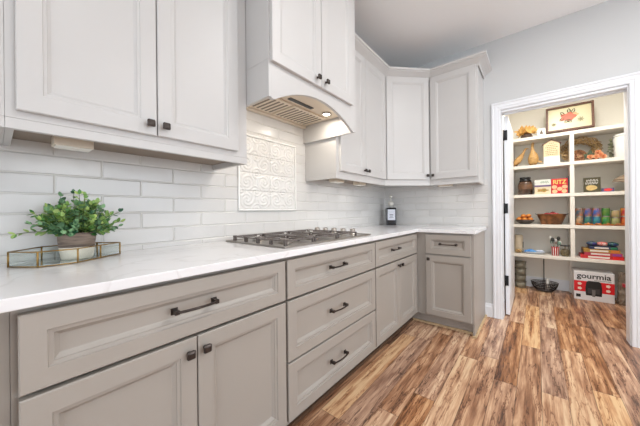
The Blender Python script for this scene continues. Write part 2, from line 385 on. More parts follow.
def add_pull(parent, x, yf, z, L=.16):
    mb = MB(); h = .0085
    for sx in (-1, 1):
        cx = x + sx * L / 2
        mb.box(cx - h * 1.25, cx + h * 1.25, yf - .004, yf, z - h * 1.25, z + h * 1.25)
        mb.box(cx - h * .8, cx + h * .8, yf - .028, yf - .004, z - h * .8, z + h * .8)
    pts = [(x - L / 2 + L * i / 10, yf - .026 - .008 * sin(pi * i / 10), z) for i in range(11)]
    mb.tube(pts, .0048, 6, smooth=False)
    o = mb.build('pull_handle', M_bronze, parent, .001); o['label'] = 'dark bronze bar pull'; return o
TK = .11
def base_cab(name_label, loc, rz, w, fronts, toe=(0, None), body_depth=.61, side_right=False, group='base cabinets'):
    body_depth = .61 if rz else .594
    t = thing('base_cabinet', name_label, 'cabinet', loc, rz, None)
    mb = MB(); mb.box(0, w, -body_depth, -.01, TK, .884); mb.build('cabinet_box', M_base, t, .001)
    k = MB(); k.box(toe[0], toe[1] if toe[1] is not None else w, -.54, -.01, 0, TK); k.build('toe_kick', M_base, t)
    for fr in fronts:
        kind, x0, x1, z0, z1 = fr[:5]
        o = nested_front(x0, x1, z0, z1, -.634, .0235, prof_base(.052 if kind == 'door' or z1 - z0 > .2 else .045)).build('door' if kind == 'door' else 'drawer_front', M_base, t)
        if kind == 'drawer': add_pull(o, (x0 + x1) / 2 if len(fr) < 6 else fr[5], -.632, (z0 + z1) / 2 + .004, .132)
        else: add_knob(o, fr[5], -.632, fr[6])
    return t
zt0, zt1 = .688, .868
base_cab('taupe base cabinet at the left edge, mostly cut off by the frame', (-3.99, 0, 0), 0, .8246,
         [('drawer', .01, .77, zt0, zt1), ('door', .01, .388, .122, .677, .35, .62), ('door', .392, .77, .122, .677, .43, .62)])
X0 = -3.165
base_cab('wide taupe base cabinet in the near foreground with one drawer over two doors', (X0, 0, 0), 0, .82,
         [('drawer', .011, .815, zt0, zt1, .402), ('door', .011, .407, .122, .677, .379, .631), ('door', .411, .815, .122, .677, .434, .631)])
X1 = -2.343
base_cab('taupe three-drawer base cabinet under the gas cooktop', (X1, 0, 0), 0, .860,
         [('drawer', .006, .854, zt0, zt1, .397), ('drawer', .006, .854, .397, .677, .397), ('drawer', .006, .854, .122, .388, .397)])
X2 = -1.481
cc3 = base_cab('taupe base cabinet at the inner corner with paired knobs at the door gap', (X2, 0, 0), 0, 1.47,
         [('drawer', .005, .836, zt0, zt1, .335), ('door', .005, .418, .122, .677, .392, .64), ('door', .422, .836, .122, .677, .448, .64)])
MB().box(.941, 1.47, -.613, -.5405, 0, TK - .0005).build('toe_kick', M_base, cc3)
ec = base_cab('taupe end base cabinet on the pantry wall with one drawer over one door', (0, -.614, 0), -90, .474,
         [('drawer', .096, .468, zt0, zt1, .29), ('door', .096, .468, .122, .677, .124, .64)], toe=(.0, .472))
mb = MB().prism([(-.61, .884), (-.61, TK), (-.60, TK), (-.60, .0), (-.003, 0), (-.003, .884)], 'x', .4745, .489); mb.build('side_panel', M_base, ec, .001)
# oak shoe moulding along the toe kicks
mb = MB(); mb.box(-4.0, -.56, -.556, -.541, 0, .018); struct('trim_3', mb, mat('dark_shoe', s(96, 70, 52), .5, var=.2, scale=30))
mb = MB(); mb.box(-.556, -.541, -.556, -1.119, 0, .018); mb.box(-.612, -.004, -1.119, -1.104, 0, .018); mb.box(-.626, -.612, -1.119, -1.088, 0, .018); struct('trim_4', mb, M_shoe)

# countertop, one L
ct = MB().prism([(-4.2, -.009), (-4.2, -.648), (-.648, -.648), (-.648, -1.122), (-.009, -1.122), (-.009, -.009)], 'z', .8845, .914)
tag(ct.build('countertop', M_quartz, None, .003), 'white quartz countertop running along both walls in an L', 'countertop')

UZ0, UZ1 = 1.378, 2.46
def upper_cab(label, loc, rz, w, depth, z0, z1, doors, knobs, rail=.032, back_open=True, name='wall_cabinet'):
    t = thing(name, label, 'cabinet', loc, rz)
    mb = MB(); mb.box(0, w, -depth, -.001, z0, z1); mb.build('cabinet_box', M_up, t, .001)
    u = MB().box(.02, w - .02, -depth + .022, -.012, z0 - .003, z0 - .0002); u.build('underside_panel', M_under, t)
    if rail:
        r = MB(); r.box(0, w, -depth, -depth + .02, z0 - rail, z0 - .0004); r.box(0, .018, -depth + .02, -.012, z0 - rail, z0 - .0004); r.box(w - .018, w, -depth + .02, -.012, z0 - rail, z0 - .0004)
        r.build('light_rail', M_up, t, .001)
    for i, (x0, x1, zz0) in enumerate(doors):
        o = nested_front(x0, x1, zz0, z1 - .012 if z1 < 2.5 else z1 - .012, -depth - .021, .020, prof_up(.055)).build('door', M_up, t)
        kx, kz = knobs[i]; add_knob(o, kx, -depth - .021, kz)
    return t
upper_cab('pale grey wall cabinet at the left edge, mostly cut off by the frame', (-3.99, 0, 0), 0, .8246, .33, UZ0, UZ1, [(.01, .388, 1.405), (.392, .77, 1.405)], [(.35, 1.44), (.43, 1.44)])
upper_cab('large pale grey two-door wall cabinet above the potted plant', (-3.165, 0, 0), 0, .829, .33, UZ0, UZ1, [(.021, .392, 1.400), (.396, .766, 1.402)], [(.365, 1.441), (.420, 1.441)])
upper_cab('pale grey two-door wall cabinet between the range hood and the corner', (-1.523, 0, 0), 0, .845, .33, UZ0, UZ1, [(.035, .424, 1.405), (.428, .838, 1.405)], [(.392, 1.445), (.452, 1.445)])
# diagonal corner cabinet
t = thing('corner_wall_cabinet', 'pale grey angled corner wall cabinet with a single door', 'cabinet', (0, 0, 0), 0)
A = (-.676, -.33); B_ = (-.33, -.664)
poly = [(-.001, -.001), (-.676, -.001), A, B_, (-.001, -.664)]
MB().prism(poly, 'z', UZ0, UZ1).build('cabinet_box', M_up, t, .001)
rl = MB(); q = .02
rl.prism([A, B_, (B_[0] + .014, B_[1] + .014), (A[0] + .014, A[1] + .014)], 'z', UZ0 - .032, UZ0 - .0004); rl.build('light_rail', M_up, t)
ang = math.degrees(math.atan2(B_[1] - A[1], B_[0] - A[0])); Ld = sqrt((B_[0] - A[0]) ** 2 + (B_[1] - A[1]) ** 2)
piv = bpy.data.objects.new('door', None)
d = nested_front(.014, Ld - .014, 1.405, UZ1 - .012, -.021, .020, prof_up(.055)).build('door', M_up, t)
d.location = (A[0], A[1], 0); d.rotation_euler = (0, 0, radians(ang)); add_knob(d, Ld - .042, -.021, 1.445); bpy.data.objects.remove(piv)
upper_cab('pale grey single-door wall cabinet at the end of the run beside the doorway', (0, -.666, 0), -90, .438, .33, UZ0, UZ1, [(.014, .424, 1.405)], [(.040, 1.445)])

# crown moulding over the corner run (mitred sweep)
def crown(label, path, z0, closed_end=False):
    prof = [(0, 0), (.006, .0), (.008, .008), (.006, .010), (.010, .022), (.024, .036), (.042, .050), (.052, .056), (.052, .062), (.062, .068), (.064, .085), (0, .085)]
    prof = [(u * 1.15 + .004, z) for u, z in prof[:-1]] + [(.004, .085)]
    n = len(prof); rings = []; P = [Vector((x, y)) for x, y in path]
    for i, p in enumerate(P):
        dirs = []
        if i > 0: dirs.append((P[i] - P[i - 1]).normalized())
        if i < len(P) - 1: dirs.append((P[i + 1] - P[i]).normalized())
        nn = [Vector((d.y, -d.x)) for d in dirs]
        if len(nn) == 2:
            m = (nn[0] + nn[1]).normalized(); m = m / m.dot(nn[0])
        else: m = nn[0]
        rings.append([(p.x + m.x * u, p.y + m.y * u, z0 + z) for u, z in prof])
    vs = [v for r in rings for v in r]; fs = []
    for i in range(len(P) - 1):
        for k in range(n): fs.append((i * n + k, i * n + (k + 1) % n, (i + 1) * n + (k + 1) % n, (i + 1) * n + k))
    fs += [tuple(range(n)), tuple((len(P) - 1) * n + k for k in range(n))]
    o = MB().add(vs, fs).build('crown_molding', M_up); tag(o, label, 'molding'); return o
crown('pale grey crown molding wrapping the corner cabinets near the ceiling', [(-1.518, -.33), (-.676, -.33), (-.33, -.664), (-.33, -1.105), (-.001, -1.105)], UZ1 - .03)

# ------------------------------------------------------------ range hood cabinet
HX0, HX1, HY = -2.333, -1.526, -.51
hd = thing('range_hood_cabinet', 'pale grey cabinet above the cooktop with two doors and an arched hood front', 'range hood', (0, 0, 0))
MB().box(HX0, HX1, HY, -.001, 1.845, CH - .002).build('cabinet_box', M_up, hd, .001)
MB().box(HX0, HX0 + .018, HY, -.009, 1.66, 1.844).build('side_panel', M_up, hd, .001)
MB().box(HX1 - .018, HX1, HY, -.009, 1.66, 1.844).build('side_panel', M_up, hd, .001)
# arched valance
pts = [(HX0 + .018, 1.844), (HX0 + .018, 1.655)]
for i in range(25):
    x = -2.295 + (2 * .365) * i / 24; pts.append((x, 1.655 + .112 * (1 - ((x + 1.93) / .365) ** 2)))
pts += [(HX1 - .018, 1.655), (HX1 - .018, 1.844)]
mb = MB(); n = len(pts)
mb.add([(x, HY, z) for x, z in pts] + [(x, HY + .02, z) for x, z in pts],
       [(i, (i + 1) % n, (i + 1) % n + n, i + n) for i in range(n)])
for off in (0, n):   # faces in strips so that the arch triangulates cleanly
    for i in range(1, n - 2):
        x0, z0 = pts[i]; x1, z1 = pts[i + 1]
        o = len(mb.v); mb.v += [(x0, HY + (.02 if off else 0), z0), (x1, HY + (.02 if off else 0), z1), (x1, HY + (.02 if off else 0), 1.844), (x0, HY + (.02 if off else 0), 1.844)]
        mb.f.append((o, o + 1, o + 2, o + 3)); mb.sm.append(False)
mb.build('arched_valance', M_up, hd)
for (x0, x1, kx) in ((HX0 + .008, -1.9415, -1.985), (-1.9375, -1.592, -1.925)):
    o = nested_front(x0, x1, 1.832, CH - .05, HY - .021, .020, prof_up(.052)).build('door', M_up, hd); add_knob(o, kx if kx < -1.94 else -1.905, HY - .021, 1.875)
ln = MB(); LZ = 1.80
ln.box(HX0 + .019, HX1 - .019, HY + .021, -.012, LZ, 1.842)
ln.build('hood_liner', M_cream, hd, .002)
# lowered front lip and rear lip of liner
lp = MB(); lp.box(HX0 + .02, HX1 - .02, -.045, -.012, LZ - .02, LZ - .0005); lp.build('liner_lip', M_cream, hd, .002)
for (a, b) in ((-2.27, -1.945), (-1.925, -1.60)):
    f = MB(); f.box(a, b, -.285, -.06, LZ - .012, LZ - .0006); fo = f.build('baffle_filter', M_cream, hd, .002); fo['label'] = 'cream slotted baffle filter'
    g = MB(); N = 9
    for i in range(N):
        x = a + .025 + (b - a - .05) * i / (N - 1); g.box(x - .007, x + .007, -.265, -.08, LZ - .0135, LZ - .0122)
    g.build('slot', mat('filter_slot', s(120, 108, 94), .5), fo)
MB().box(-2.02, -1.80, -.345, -.315, LZ - .004, LZ - .0006).build('control_panel', M_dark, hd)
for x in (-2.14, -1.66):
    r = MB().lathe([(.030, 0), (.034, -.004), (.034, -.007), (.026, -.007)], (x, -.345, LZ - .0006), 20).build('lamp_ring', M_steel, hd)
    e = mat('lamp_lens', (1, .93, .82), .3, emit=6)
    MB().lathe([(.0, -.0072), (.025, -.0072), (.025, -.0080), (0, -.0080)], (x, -.345, LZ - .0006), 20).build('lamp_lens', e, r)
MB().box(HX0 + .03, HX1 - .03, HY + .026, HY + .030, LZ - .006, LZ - .0006).build('gap_shade_strip', M_dark, hd)  # dark strip standing in for the shaded gap between valance and liner

area('puck_lamp', (-2.997, -.17, UZ0 - .044), (-2.997, -.17, 0), .09, .05, .07, (1, .97, .92))
area('puck_lamp', (-1.315, -.185, UZ0 - .044), (-1.315, -.185, 0), .1, .05, .20, (1, .97, .92))
area('puck_lamp', (-.935, -.185, UZ0 - .044), (-.935, -.185, 0), .1, .05, .26, (1, .97, .92))
area('puck_lamp', (-.19, -.78, UZ0 - .044), (-.19, -.78, 0), .05, .1, .16, (1, .97, .92))  # extra lamp and box added here to brighten the corner tiles and counter
# light fixtures under the wall cabinets
def puck(x0, x1, y0, y1, label, rz=0, loc=None):
    t = thing('under_cabinet_light', label, 'light fixture', ((x0 + x1) / 2, (y0 + y1) / 2, UZ0 - .0035), 0, 'light fixtures under the wall cabinets')
    w2, d2 = (x1 - x0) / 2, (y1 - y0) / 2
    MB().box(-w2, w2, -d2, d2, -.034, 0).build('housing', M_cream, t, .002)
    MB().box(-w2 + .006, w2 - .006, -d2 + .006, d2 - .006, -.0385, -.0345).build('diffuser', mat('diffuser_white', s(240, 238, 230), .4), t, .001)
puck(-3.052, -2.942, -.205, -.135, 'small white light box under the wall cabinet above the potted plant')
puck(-1.38, -1.25, -.22, -.15, 'small white light box under the right-hand wall cabinet, nearer the hood')
puck(-1.00, -.87, -.22, -.15, 'small white light box under the right-hand wall cabinet, nearer the corner')

puck(-.225, -.155, -.845, -.715, 'small white light box added under the end wall cabinet to brighten the corner')
# recessed ceiling lights
for i, (x, y, p) in enumerate(LAMPS):
    t = thing('recessed_ceiling_light', None, 'ceiling light', (x, y, CH), 0, 'recessed ceiling lights')
    t['label'] = 'white round recessed ceiling light in the kitchen ceiling out of frame'
    MB().lathe([(.098, -.0005), (.098, -.005), (.075, -.008), (.072, -.0005)], (0, 0, 0), 28).build('trim_ring', M_white, t)
    MB().lathe([(0, -.001), (.072, -.001), (.072, -.003), (0, -.003)], (0, 0, 0), 28).build('lens', mat('downlight_lens', (1, .97, .92), .4, emit=4), t)

# ------------------------------------------------------------ embossed tile panel
PX0, PX1, PZ0, PZ1 = -2.182, -1.645, 1.100, 1.618
ap = thing('accent_tile_panel', 'framed panel of embossed white tiles on the wall above the cooktop', 'tile panel', ((PX0 + PX1) / 2, -.008, PZ0))
W2 = (PX1 - PX0) / 2; HH = PZ1 - PZ0; fw = .013
M_pan = mat('white_embossed_glaze', s(222, 220, 217), .16)
fr = MB()
for (a, b, c, d_) in ((-W2, W2, 0, fw), (-W2, W2, HH - fw, HH), (-W2, -W2 + fw, fw, HH - fw), (W2 - fw, W2, fw, HH - fw)): fr.box(a, b, -.014, 0, c, d_)
fr.build('pencil_frame', mat('frame_glaze', s(236, 235, 232), .15), ap, .004, 3)
NC, NR = 2, 4; tw = (2 * W2 - 2 * fw) / NC; th_ = (HH - 2 * fw) / NR
def relief(u, v):   # scrolling damask: mirrored spirals around each tile corner and centre
    best = 0
    for cx, cy, sg, r0 in ((.22, .26, 1, .27), (.78, .26, -1, .27), (.22, .76, -1, .27), (.78, .76, 1, .27), (.5, .5, 1, .22), (0, .5, 1, .22), (1, .5, -1, .22), (.5, 0, -1, .22), (.5, 1, 1, .22)):
        d = sqrt((u - cx) ** 2 + (v - cy) ** 2)
        if d < r0:
            a = math.atan2(v - cy, (u - cx) * sg); q = cos(d * 62 - 2 * a + (1.2 if r0 < .25 else 0))
            best = max(best, max(0, q) * min(1, (r0 - d) / .05))
    return best
G = 60
for c in range(NC):
    for r in range(NR):
        x0 = -W2 + fw + c * tw + .0012; x1 = -W2 + fw + (c + 1) * tw - .0012; z0 = fw + r * th_ + .0012; z1 = fw + (r + 1) * th_ - .0012
        vs = []; fs = []; Gx, Gz = G, G // 2
        for i in range(Gx + 1):
            for j in range(Gz + 1):
                u = i / Gx; v = (j / Gz) / 2 + (.5 if r % 2 else 0); e = min(i, Gx - i, j, Gz - j)
                uu = u if c % 2 == 0 else 1 - u
                y = -.0065 - (.0050 * relief(uu, v) if e > 0 else -.002)
                vs.append((x0 + (x1 - x0) * u, y, z0 + (z1 - z0) * j / Gz))
        for i in range(Gx):
            for j in range(Gz):
                a = i * (Gz + 1) + j; fs.append((a, a + Gz + 1, a + Gz + 2, a + 1))
        m2 = MB().add(vs, fs, True); m2.box(x0, x1, -.0046, 0, z0, z1); m2.build('embossed_tile', M_pan, ap)
MB().box(-W2 + .004, W2 - .004, -.0035, 0, .004, HH - .004).build('grout_bed', mat('grout', s(205, 202, 198), .8), ap)

# ------------------------------------------------------------ cooktop
CX0, CX1, CY0, CY1 = -2.308, -1.452, -.583, -.068; CZ = .9142
ck = thing('gas_cooktop', 'stainless steel gas cooktop with iron grates set in the white countertop', 'cooktop', (CX0, CY1, CZ))
w_, d_ = CX1 - CX0, CY0 - CY1
tr = MB(); tr.box(0, w_, d_, 0, 0, .006); tr.build('steel_tray', M_steel, ck, .003)
rim = MB(); rim.box(0, w_, d_, d_ + .008, .006, .010); rim.box(0, w_, -.008, 0, .006, .010); rim.box(0, .008, d_ + .008, -.008, .006, .010); rim.box(w_ - .008, w_, d_ + .008, -.008, .006, .010)
rim.build('raised_rim', M_steel, ck, .002)
gz = .034; bh = .007
spans = [(.035, .255), (.262, .482), (.489, .709)]
for gi, (a, b) in enumerate(spans):
    g = MB(); y0, y1 = d_ + .035, -.03
    for y in (y0, y1): g.box(a, b, y - .006, y + .006, gz - bh, gz)
    for x in (a + .006, b - .006): g.box(x - .006, x + .006, y0, y1, gz - bh, gz)
    g.box(a, b, (y0 + y1) / 2 - .005, (y0 + y1) / 2 + .005, gz - bh, gz)
    cx = (a + b) / 2
    for cy in ((y0 * 3 + y1) / 4, (y0 + 3 * y1) / 4):
        for k in range(4):
            an = pi / 4 + k * pi / 2
            g.tube([(cx + .028 * cos(an), cy + .028 * sin(an), gz - .003), (cx + .1 * cos(an), cy + .1 * sin(an), gz - .003)], .0055, 4, False)
    g.box(cx - .004, cx + .004, y0, (y0 * 3 + y1) / 4 - .03, gz - bh, gz); g.box(cx - .004, cx + .004, (y0 + 3 * y1) / 4 + .03, y1, gz - bh, gz)
    NF = 5 if gi == 0 else 3
    for x in ((a + .006, b - .006)):
        for j in range(NF):
            y = y0 + (y1 - y0) * j / (NF - 1) * .98; hh = .006 if (gi == 0 and x < .1) else -.004
            ww = .010 if (gi == 0 and x < .1) else .006; g.box(x - ww, x + ww, y - .006, y + .006, .0062, gz + hh * .6)
    g.build('iron_grate', M_iron, ck, .0015)
    for cy in ((y0 * 3 + y1) / 4, (y0 + 3 * y1) / 4):
        bu = MB().lathe([(.045, .0062), (.042, .013), (.034, .015), (.034, .019), (.0, .019)], (cx, cy, 0), 24).build('burner_base', M_steel, ck)
        MB().lathe([(.030, .0192), (.031, .024), (.026, .026), (0, .026)], (cx, cy, 0), 24).build('burner_cap', M_iron, bu)
for k in range(5):
    y = d_ + .12 + k * .085
    kb = MB().lathe([(.026, .0062), (.025, .010), (.022, .012), (.0205, .042), (.018, .046), (0, .046)], (w_ - .060, y, 0), 20).build('control_knob', M_steel, ck)
    MB().box(w_ - .062, w_ - .058, y - .016, y + .004, .0462, .048).build('pointer', M_dark, kb)

# ------------------------------------------------------------ brass and glass tray
TZ = .9142
tp = [(-3.158, -.150), (-3.096, -.234), (-2.996, -.234), (-2.919, -.170), (-2.842, -.115), (-2.905, -.040), (-3.0, -.030), (-3.072, -.040)]
tc = Vector((-3.0, -.13)); ty = thing('glass_tray', 'low brass-edged glass tray holding the potted plant on the counter', 'tray', (tc.x, tc.y, TZ))
lp_ = [(x - tc.x, y - tc.y) for x, y in tp]
MB().prism(lp_, 'z', .003, .006).build('mirror_base', mat('tray_mirror', s(190, 196, 194), .08, .6), ty)
bf = MB(); HT = .052
for z in (.003, HT):
    bf.tube([(x, y, z) for x, y in lp_], .0022, 6, closed=True)
for x, y in lp_: bf.tube([(x, y, .001), (x, y, HT)], .003, 6)
bf.build('brass_frame', M_brass, ty)
m, n, l, b = nodes_of('tray_side_glass'); b.inputs['Transmission Weight'].default_value = 1; b.inputs['Roughness'].default_value = 0; b.inputs['IOR'].default_value = 1.08; b.inputs['Base Color'].default_value = (.93, .96, .95, 1)
gl = MB()
for i in range(len(lp_)):
    a = Vector(lp_[i]); c = Vector(lp_[(i + 1) % len(lp_)]); nn = Vector((c.y - a.y, a.x - c.x)).normalized() * .0006
    gl.add([(a.x - nn.x, a.y - nn.y, .006), (c.x - nn.x, c.y - nn.y, .006), (c.x + nn.x, c.y + nn.y, .006), (a.x + nn.x, a.y + nn.y, .006),
            (a.x - nn.x, a.y - nn.y, HT - .003), (c.x - nn.x, c.y - nn.y, HT - .003), (c.x + nn.x, c.y + nn.y, HT - .003), (a.x + nn.x, a.y + nn.y, HT - .003)],
           [(0, 3, 2, 1), (4, 5, 6, 7), (0, 1, 5, 4), (1, 2, 6, 5), (2, 3, 7, 6), (3, 0, 4, 7)])
gl.build('glass_side', m, ty)

# ------------------------------------------------------------ potted plant
pl = thing('potted_plant', 'green leafy plant in a two-tone white and weathered grey pot on the glass tray', 'plant', (-2.983, -.135, TZ + .0065))
M_pw = mat('pot_whitewash', s(226, 218, 204), .8, var=.06, scale=60, bump=.4)
M_pg = mat('pot_weathered_grey', s(158, 140, 126), .85, col2=s(118, 102, 92), scale=14, stretch=(1, 1, 9), bump=.6)
MB().lathe([(0, 0), (.044, 0), (.047, .003), (.053, .046)], (0, 0, 0), 32).build('pot', M_pw, pl)
MB().lathe([(.0532, .046), (.0585, .098), (.060, .100), (.055, .100), (.052, .084), (0, .084)], (0, 0, 0), 32).build('pot_upper_band', M_pg, pl)
M_leaf = mat('leaf_green', s(72, 132, 66), .4, col2=s(184, 208, 120), island=True)
M_leaf2 = mat('leaf_blue_green', s(34, 84, 58), .4, col2=s(140, 182, 132), island=True)
M_stem = mat('stem', s(96, 110, 60), .6)
rnd = random.Random(3); fo = [MB(), MB()]; st = MB()
def leaf(mb, p, d, up, L, Wd):
    d = d.normalized(); sd = d.cross(up)
    sd = sd.normalized() if sd.length > 1e-3 else Vector((1, 0, 0)); nn = sd.cross(d)
    prof = [(0, 0), (.18, .36), (.45, .5), (.75, .38), (1, .0)]
    vs = []
    for t, ww in prof: vs += [p + d * L * t + sd * Wd * ww + nn * L * .10 * ww, p + d * L * t - nn * L * .05 * sin(pi * t), p + d * L * t - sd * Wd * ww + nn * L * .10 * ww]
    fs = []
    for i in range(4):
        o = 3 * i; fs += [(o, o + 1, o + 4, o + 3), (o + 1, o + 2, o + 5, o + 4)]
    mb.add(vs, fs, True)
SHOOTS = [(184, 24, .135), (196, 40, .12), (170, 54, .135), (2, 50, .16), (350, 38, .13), (8, 30, .12), (280, 76, .155), (90, 80, .175), (60, 80, .165), (130, 80, .16), (270, 84, .16)]
for k in range(96):
    a = rnd.random() * 2 * pi; el = radians(rnd.uniform(22, 88)); L = rnd.uniform(.055, .09) + .05 * sin(el) ** 3
    SHOOTS.append((math.degrees(a), math.degrees(el), L))
for k, (az, el, L) in enumerate(SHOOTS):
    a = radians(az); e = radians(el); dr_ = Vector((cos(a) * cos(e), sin(a) * cos(e), sin(e)))
    if dr_.y > .3: dr_.y *= .45
    root = Vector((cos(a) * .035, sin(a) * .035, .092)); pts = []
    nseg = 8
    for i in range(nseg + 1):
        t = i / nseg; p = root + dr_ * L * t + Vector((0, 0, -.35 * L * t * t * cos(e))) ; pts.append(p)
    st.tube(pts, [.0013] * nseg + [.0006], 5)
    mb = fo[k % 2]
    for i in range(1, nseg + 1):
        p = pts[i]; tan = (pts[i] - pts[i - 1]).normalized()
        for sgn in (-1, 1):
            ph = rnd.uniform(0, 2 * pi) if k % 3 else i * 1.57 + (pi if sgn < 0 else 0)
            ax = tan.orthogonal().normalized(); q = Matrix.Rotation(ph + (0 if sgn > 0 else pi), 3, tan) @ ax
            d2 = (q + tan * .7).normalized(); ll = rnd.uniform(.019, .032) * (1 - .3 * i / nseg)
            up = Vector((rnd.uniform(-.4, .4), rnd.uniform(-.4, .4) - .3, 1)).normalized()
            leaf(mb, p, d2, up, ll, ll * rnd.uniform(.62, .9))
    leaf(mb, pts[-1], dr_, Vector((.2, -.5, .8)), .02, .014)
fo[0].build('foliage', M_leaf, pl); o = fo[1].build('foliage', M_leaf2, pl); o['label'] = 'darker blue-green leaves'
st.build('stem', M_stem, pl)
MB().lathe([(0, .0845), (.051, .0845), (.045, .090), (0, .093)], (0, 0, 0), 20).build('soil', mat('soil', s(70, 60, 44), .95, bump=1, scale=90), pl)

# ------------------------------------------------------------ bottle in the corner
bt = thing('soap_bottle', 'black square bottle with a white label and clear stopper in the counter corner', 'bottle', (-.150, -.150, .9142), -55)
MB().box(-.060, .060, -.036, .036, 0, .212).build('body', mat('black_glass', s(26, 27, 34), .12, coat=.5), bt, .010, 3)
lb = MB().box(-.044, .044, -.0372, -.0362, .062, .190).build('paper_label', mat('label_white', s(220, 222, 232), .6), bt)
ll = MB(); ll.box(-.022, .022, -.0376, -.0373, .120, .130); ll.box(-.016, .016, -.0376, -.0373, .105, .110); ll.box(-.024, .024, -.0376, -.0373, .090, .095)
ll.build('printed_line', mat('label_ink', s(110, 112, 124), .6), lb)
MB().lathe([(.020, .2115), (.018, .232), (.0, .232)], (0, 0, 0), 16).build('neck', mat('frosted_neck', s(190, 190, 188), .3), bt)
sp_ = MB(); sp_.ball((0, 0, .262), .034); sp_.lathe([(.008, .290), (.008, .330)], (0, 0, 0), 10); sp_.ball((0, 0, .345), .020)
sp_.build('stopper', mat('stopper_cream', s(224, 220, 212), .25, coat=.5), bt)

# ------------------------------------------------------------ pantry shelving
SX0, SX1 = 1.28, PX - .016; SYL, SYR = -1.232, PR + .004; SYM = -1.858
TOP = [2.040, 1.668, 1.282, .888, .492]
sh = thing('pantry_shelving', 'white built-in pantry shelving with a centre divider beyond the doorway', 'shelving', (SX0, SYL, 0))
def L2(x, y): return x - SX0, y - SYL
for zt in TOP:
    MB().box(.0, SX1 - SX0, SYR - SYL, 0, zt - .040, zt).build('shelf_board', M_shelf, sh, .002)
for i in range(4):
    MB().box(.004, SX1 - SX0, -.626 - .020, -.626 + .020, TOP[i + 1] + .0005, TOP[i] - .0405).build('divider', M_shelf, sh, .001)
for i in range(4):
    MB().box(.0, SX1 - SX0, -.0385, 0, TOP[i + 1] + .0005, TOP[i] - .0405).build('side_panel', M_shelf, sh, .001)
MB().box(.0, SX1 - SX0, -.0385, 0, 0, TOP[4] - .0405).build('side_panel', M_shelf, sh, .001)
MB().box(SX1 - SX0 - .05, SX1 - SX0 - .02, -.64, -.61, 0.0, TOP[4] - .0405).build('support_post', M_shelf, sh)

def PT(name, label, cat, x, y, z, rz=-90, group=None): return thing(name, label, cat, (x, y, z + .0006), rz, group)
Z1, Z2, Z3, Z4, Z5 = TOP
# --- top of shelving
hn = PT('dried_arrangement', 'golden dried flower arrangement on a dark base at the left of the top shelf', 'decoration', 1.37, -1.42, Z1)
M_gold = mat('golden_petal', s(236, 196, 120), .5, col2=s(206, 146, 66), island=True)
mb = MB(); r2 = random.Random(5)
for k in range(110):
    a = r2.uniform(0, 2 * pi); e = r2.uniform(-.2, 1.4); p = Vector((r2.uniform(-.06, .06), r2.uniform(-.03, .03), .07 + r2.uniform(-.01, .03)))
    leaf(mb, p, Vector((cos(a) * cos(e) * 1.3, sin(a) * cos(e) * .7, sin(e) * 1.15)), Vector((0, -1, .3)), r2.uniform(.05, .105), .036)
mb.build('petals', M_gold, hn)
MB().lathe([(0, 0), (.055, 0), (.062, .02), (.05, .055), (.035, .07), (0, .072)], (0, 0, 0), 16, 1.1, .7).build('base', mat('dark_brown_base', s(66, 46, 34), .6), hn)
cd = PT('small_card', 'small white card with a dark drawing beside the framed flower tray', 'card', 1.345, -1.575, Z1)
MB().box(-.040, .040, 0, .006, 0, .105).build('card', M_white, cd)
MB().add([(-.018, -.0004, .03), (.018, -.0004, .03), (.010, -.0004, .06), (0, -.0004, .085), (-.012, -.0004, .058)], [(0, 1, 2, 3, 4)]).build('drawing', mat('ink_grey', s(110, 100, 90), .8), cd)
# framed flower tray
tl = PT('flower_tray', 'wood-rimmed tray with an orange flower design propped on the top shelf', 'tray', 1.40, -1.845, Z1 + .03)
tl.rotation_euler = (radians(-9), 0, radians(-90))
FW, FH = .222, .335
M_wd = mat('dark_walnut', s(104, 66, 48), .45, var=.3, scale=30)
fr = MB()
for (a, b, c, e) in ((-FW, FW, 0, .022), (-FW, FW, FH - .022, FH), (-FW, -FW + .022, .022, FH - .022), (FW - .022, FW, .022, FH - .022)): fr.box(a, b, -.035, 0, c, e)
fr.build('wood_rim', M_wd, tl, .003)
bdp = MB().box(-FW + .021, FW - .021, -.012, -.002, .021, FH - .021).build('painted_panel', mat('cream_lacquer', s(214, 204, 166), .35), tl)
def blob(mb, cx, cz, rx, rz_, y, n=14, wob=.25, ph=0, lobes=5):
    vs = [(cx, y, cz)] + [(cx + rx * (1 + wob * cos(lobes * 2 * pi * i / n + ph)) * cos(2 * pi * i / n), y, cz + rz_ * (1 + wob * cos(lobes * 2 * pi * i / n + ph)) * sin(2 * pi * i / n)) for i in range(n)]
    mb.add(vs, [(0, 1 + i, 1 + (i + 1) % n) for i in range(n)])
f1 = MB(); blob(f1, -.01, .185, .072, .055, -.0124, 30, .16); f1.build('orange_flower', mat('flower_orange', s(226, 92, 56), .4, var=.25, scale=40), bdp)
f2 = MB(); blob(f2, .045, .20, .040, .032, -.0122, 30, .15); blob(f2, .03, .165, .03, .02, -.0122, 30, .15); f2.build('peach_flower', mat('flower_peach', s(238, 164, 112), .4), bdp)
lf = MB()
for cx, cz, a in ((-.075, .155, .8), (-.055, .225, 2.2), (0, .250, 1.6), (-.03, .125, .5), (.035, .242, 1.2), (.01, .12, 2.4)):
    leaf(lf, Vector((cx - .02 * cos(a), -.0128, cz - .02 * sin(a))), Vector((cos(a), 0, sin(a))), Vector((0, -1, 0)), .066, .036)
lf.build('leaves', mat('tray_leaf', s(70, 74, 36), .5), bdp)
gg = MB()
for cx, cz, r in ((-.145, .105, .026), (.105, .13, .036)):
    for k in range(7):
        a = k * 2 * pi / 7; leaf(gg, Vector((cx, -.0128, cz)), Vector((cos(a), 0, sin(a))), Vector((0, -1, 0)), r, .012)
gg.build('grey_sprig', mat('tray_sprig', s(136, 130, 96), .5), bdp)
sd = PT('tray_stand', 'small dark brown stand under the flower tray on the top shelf', 'stand', 1.352, -1.845, Z1)
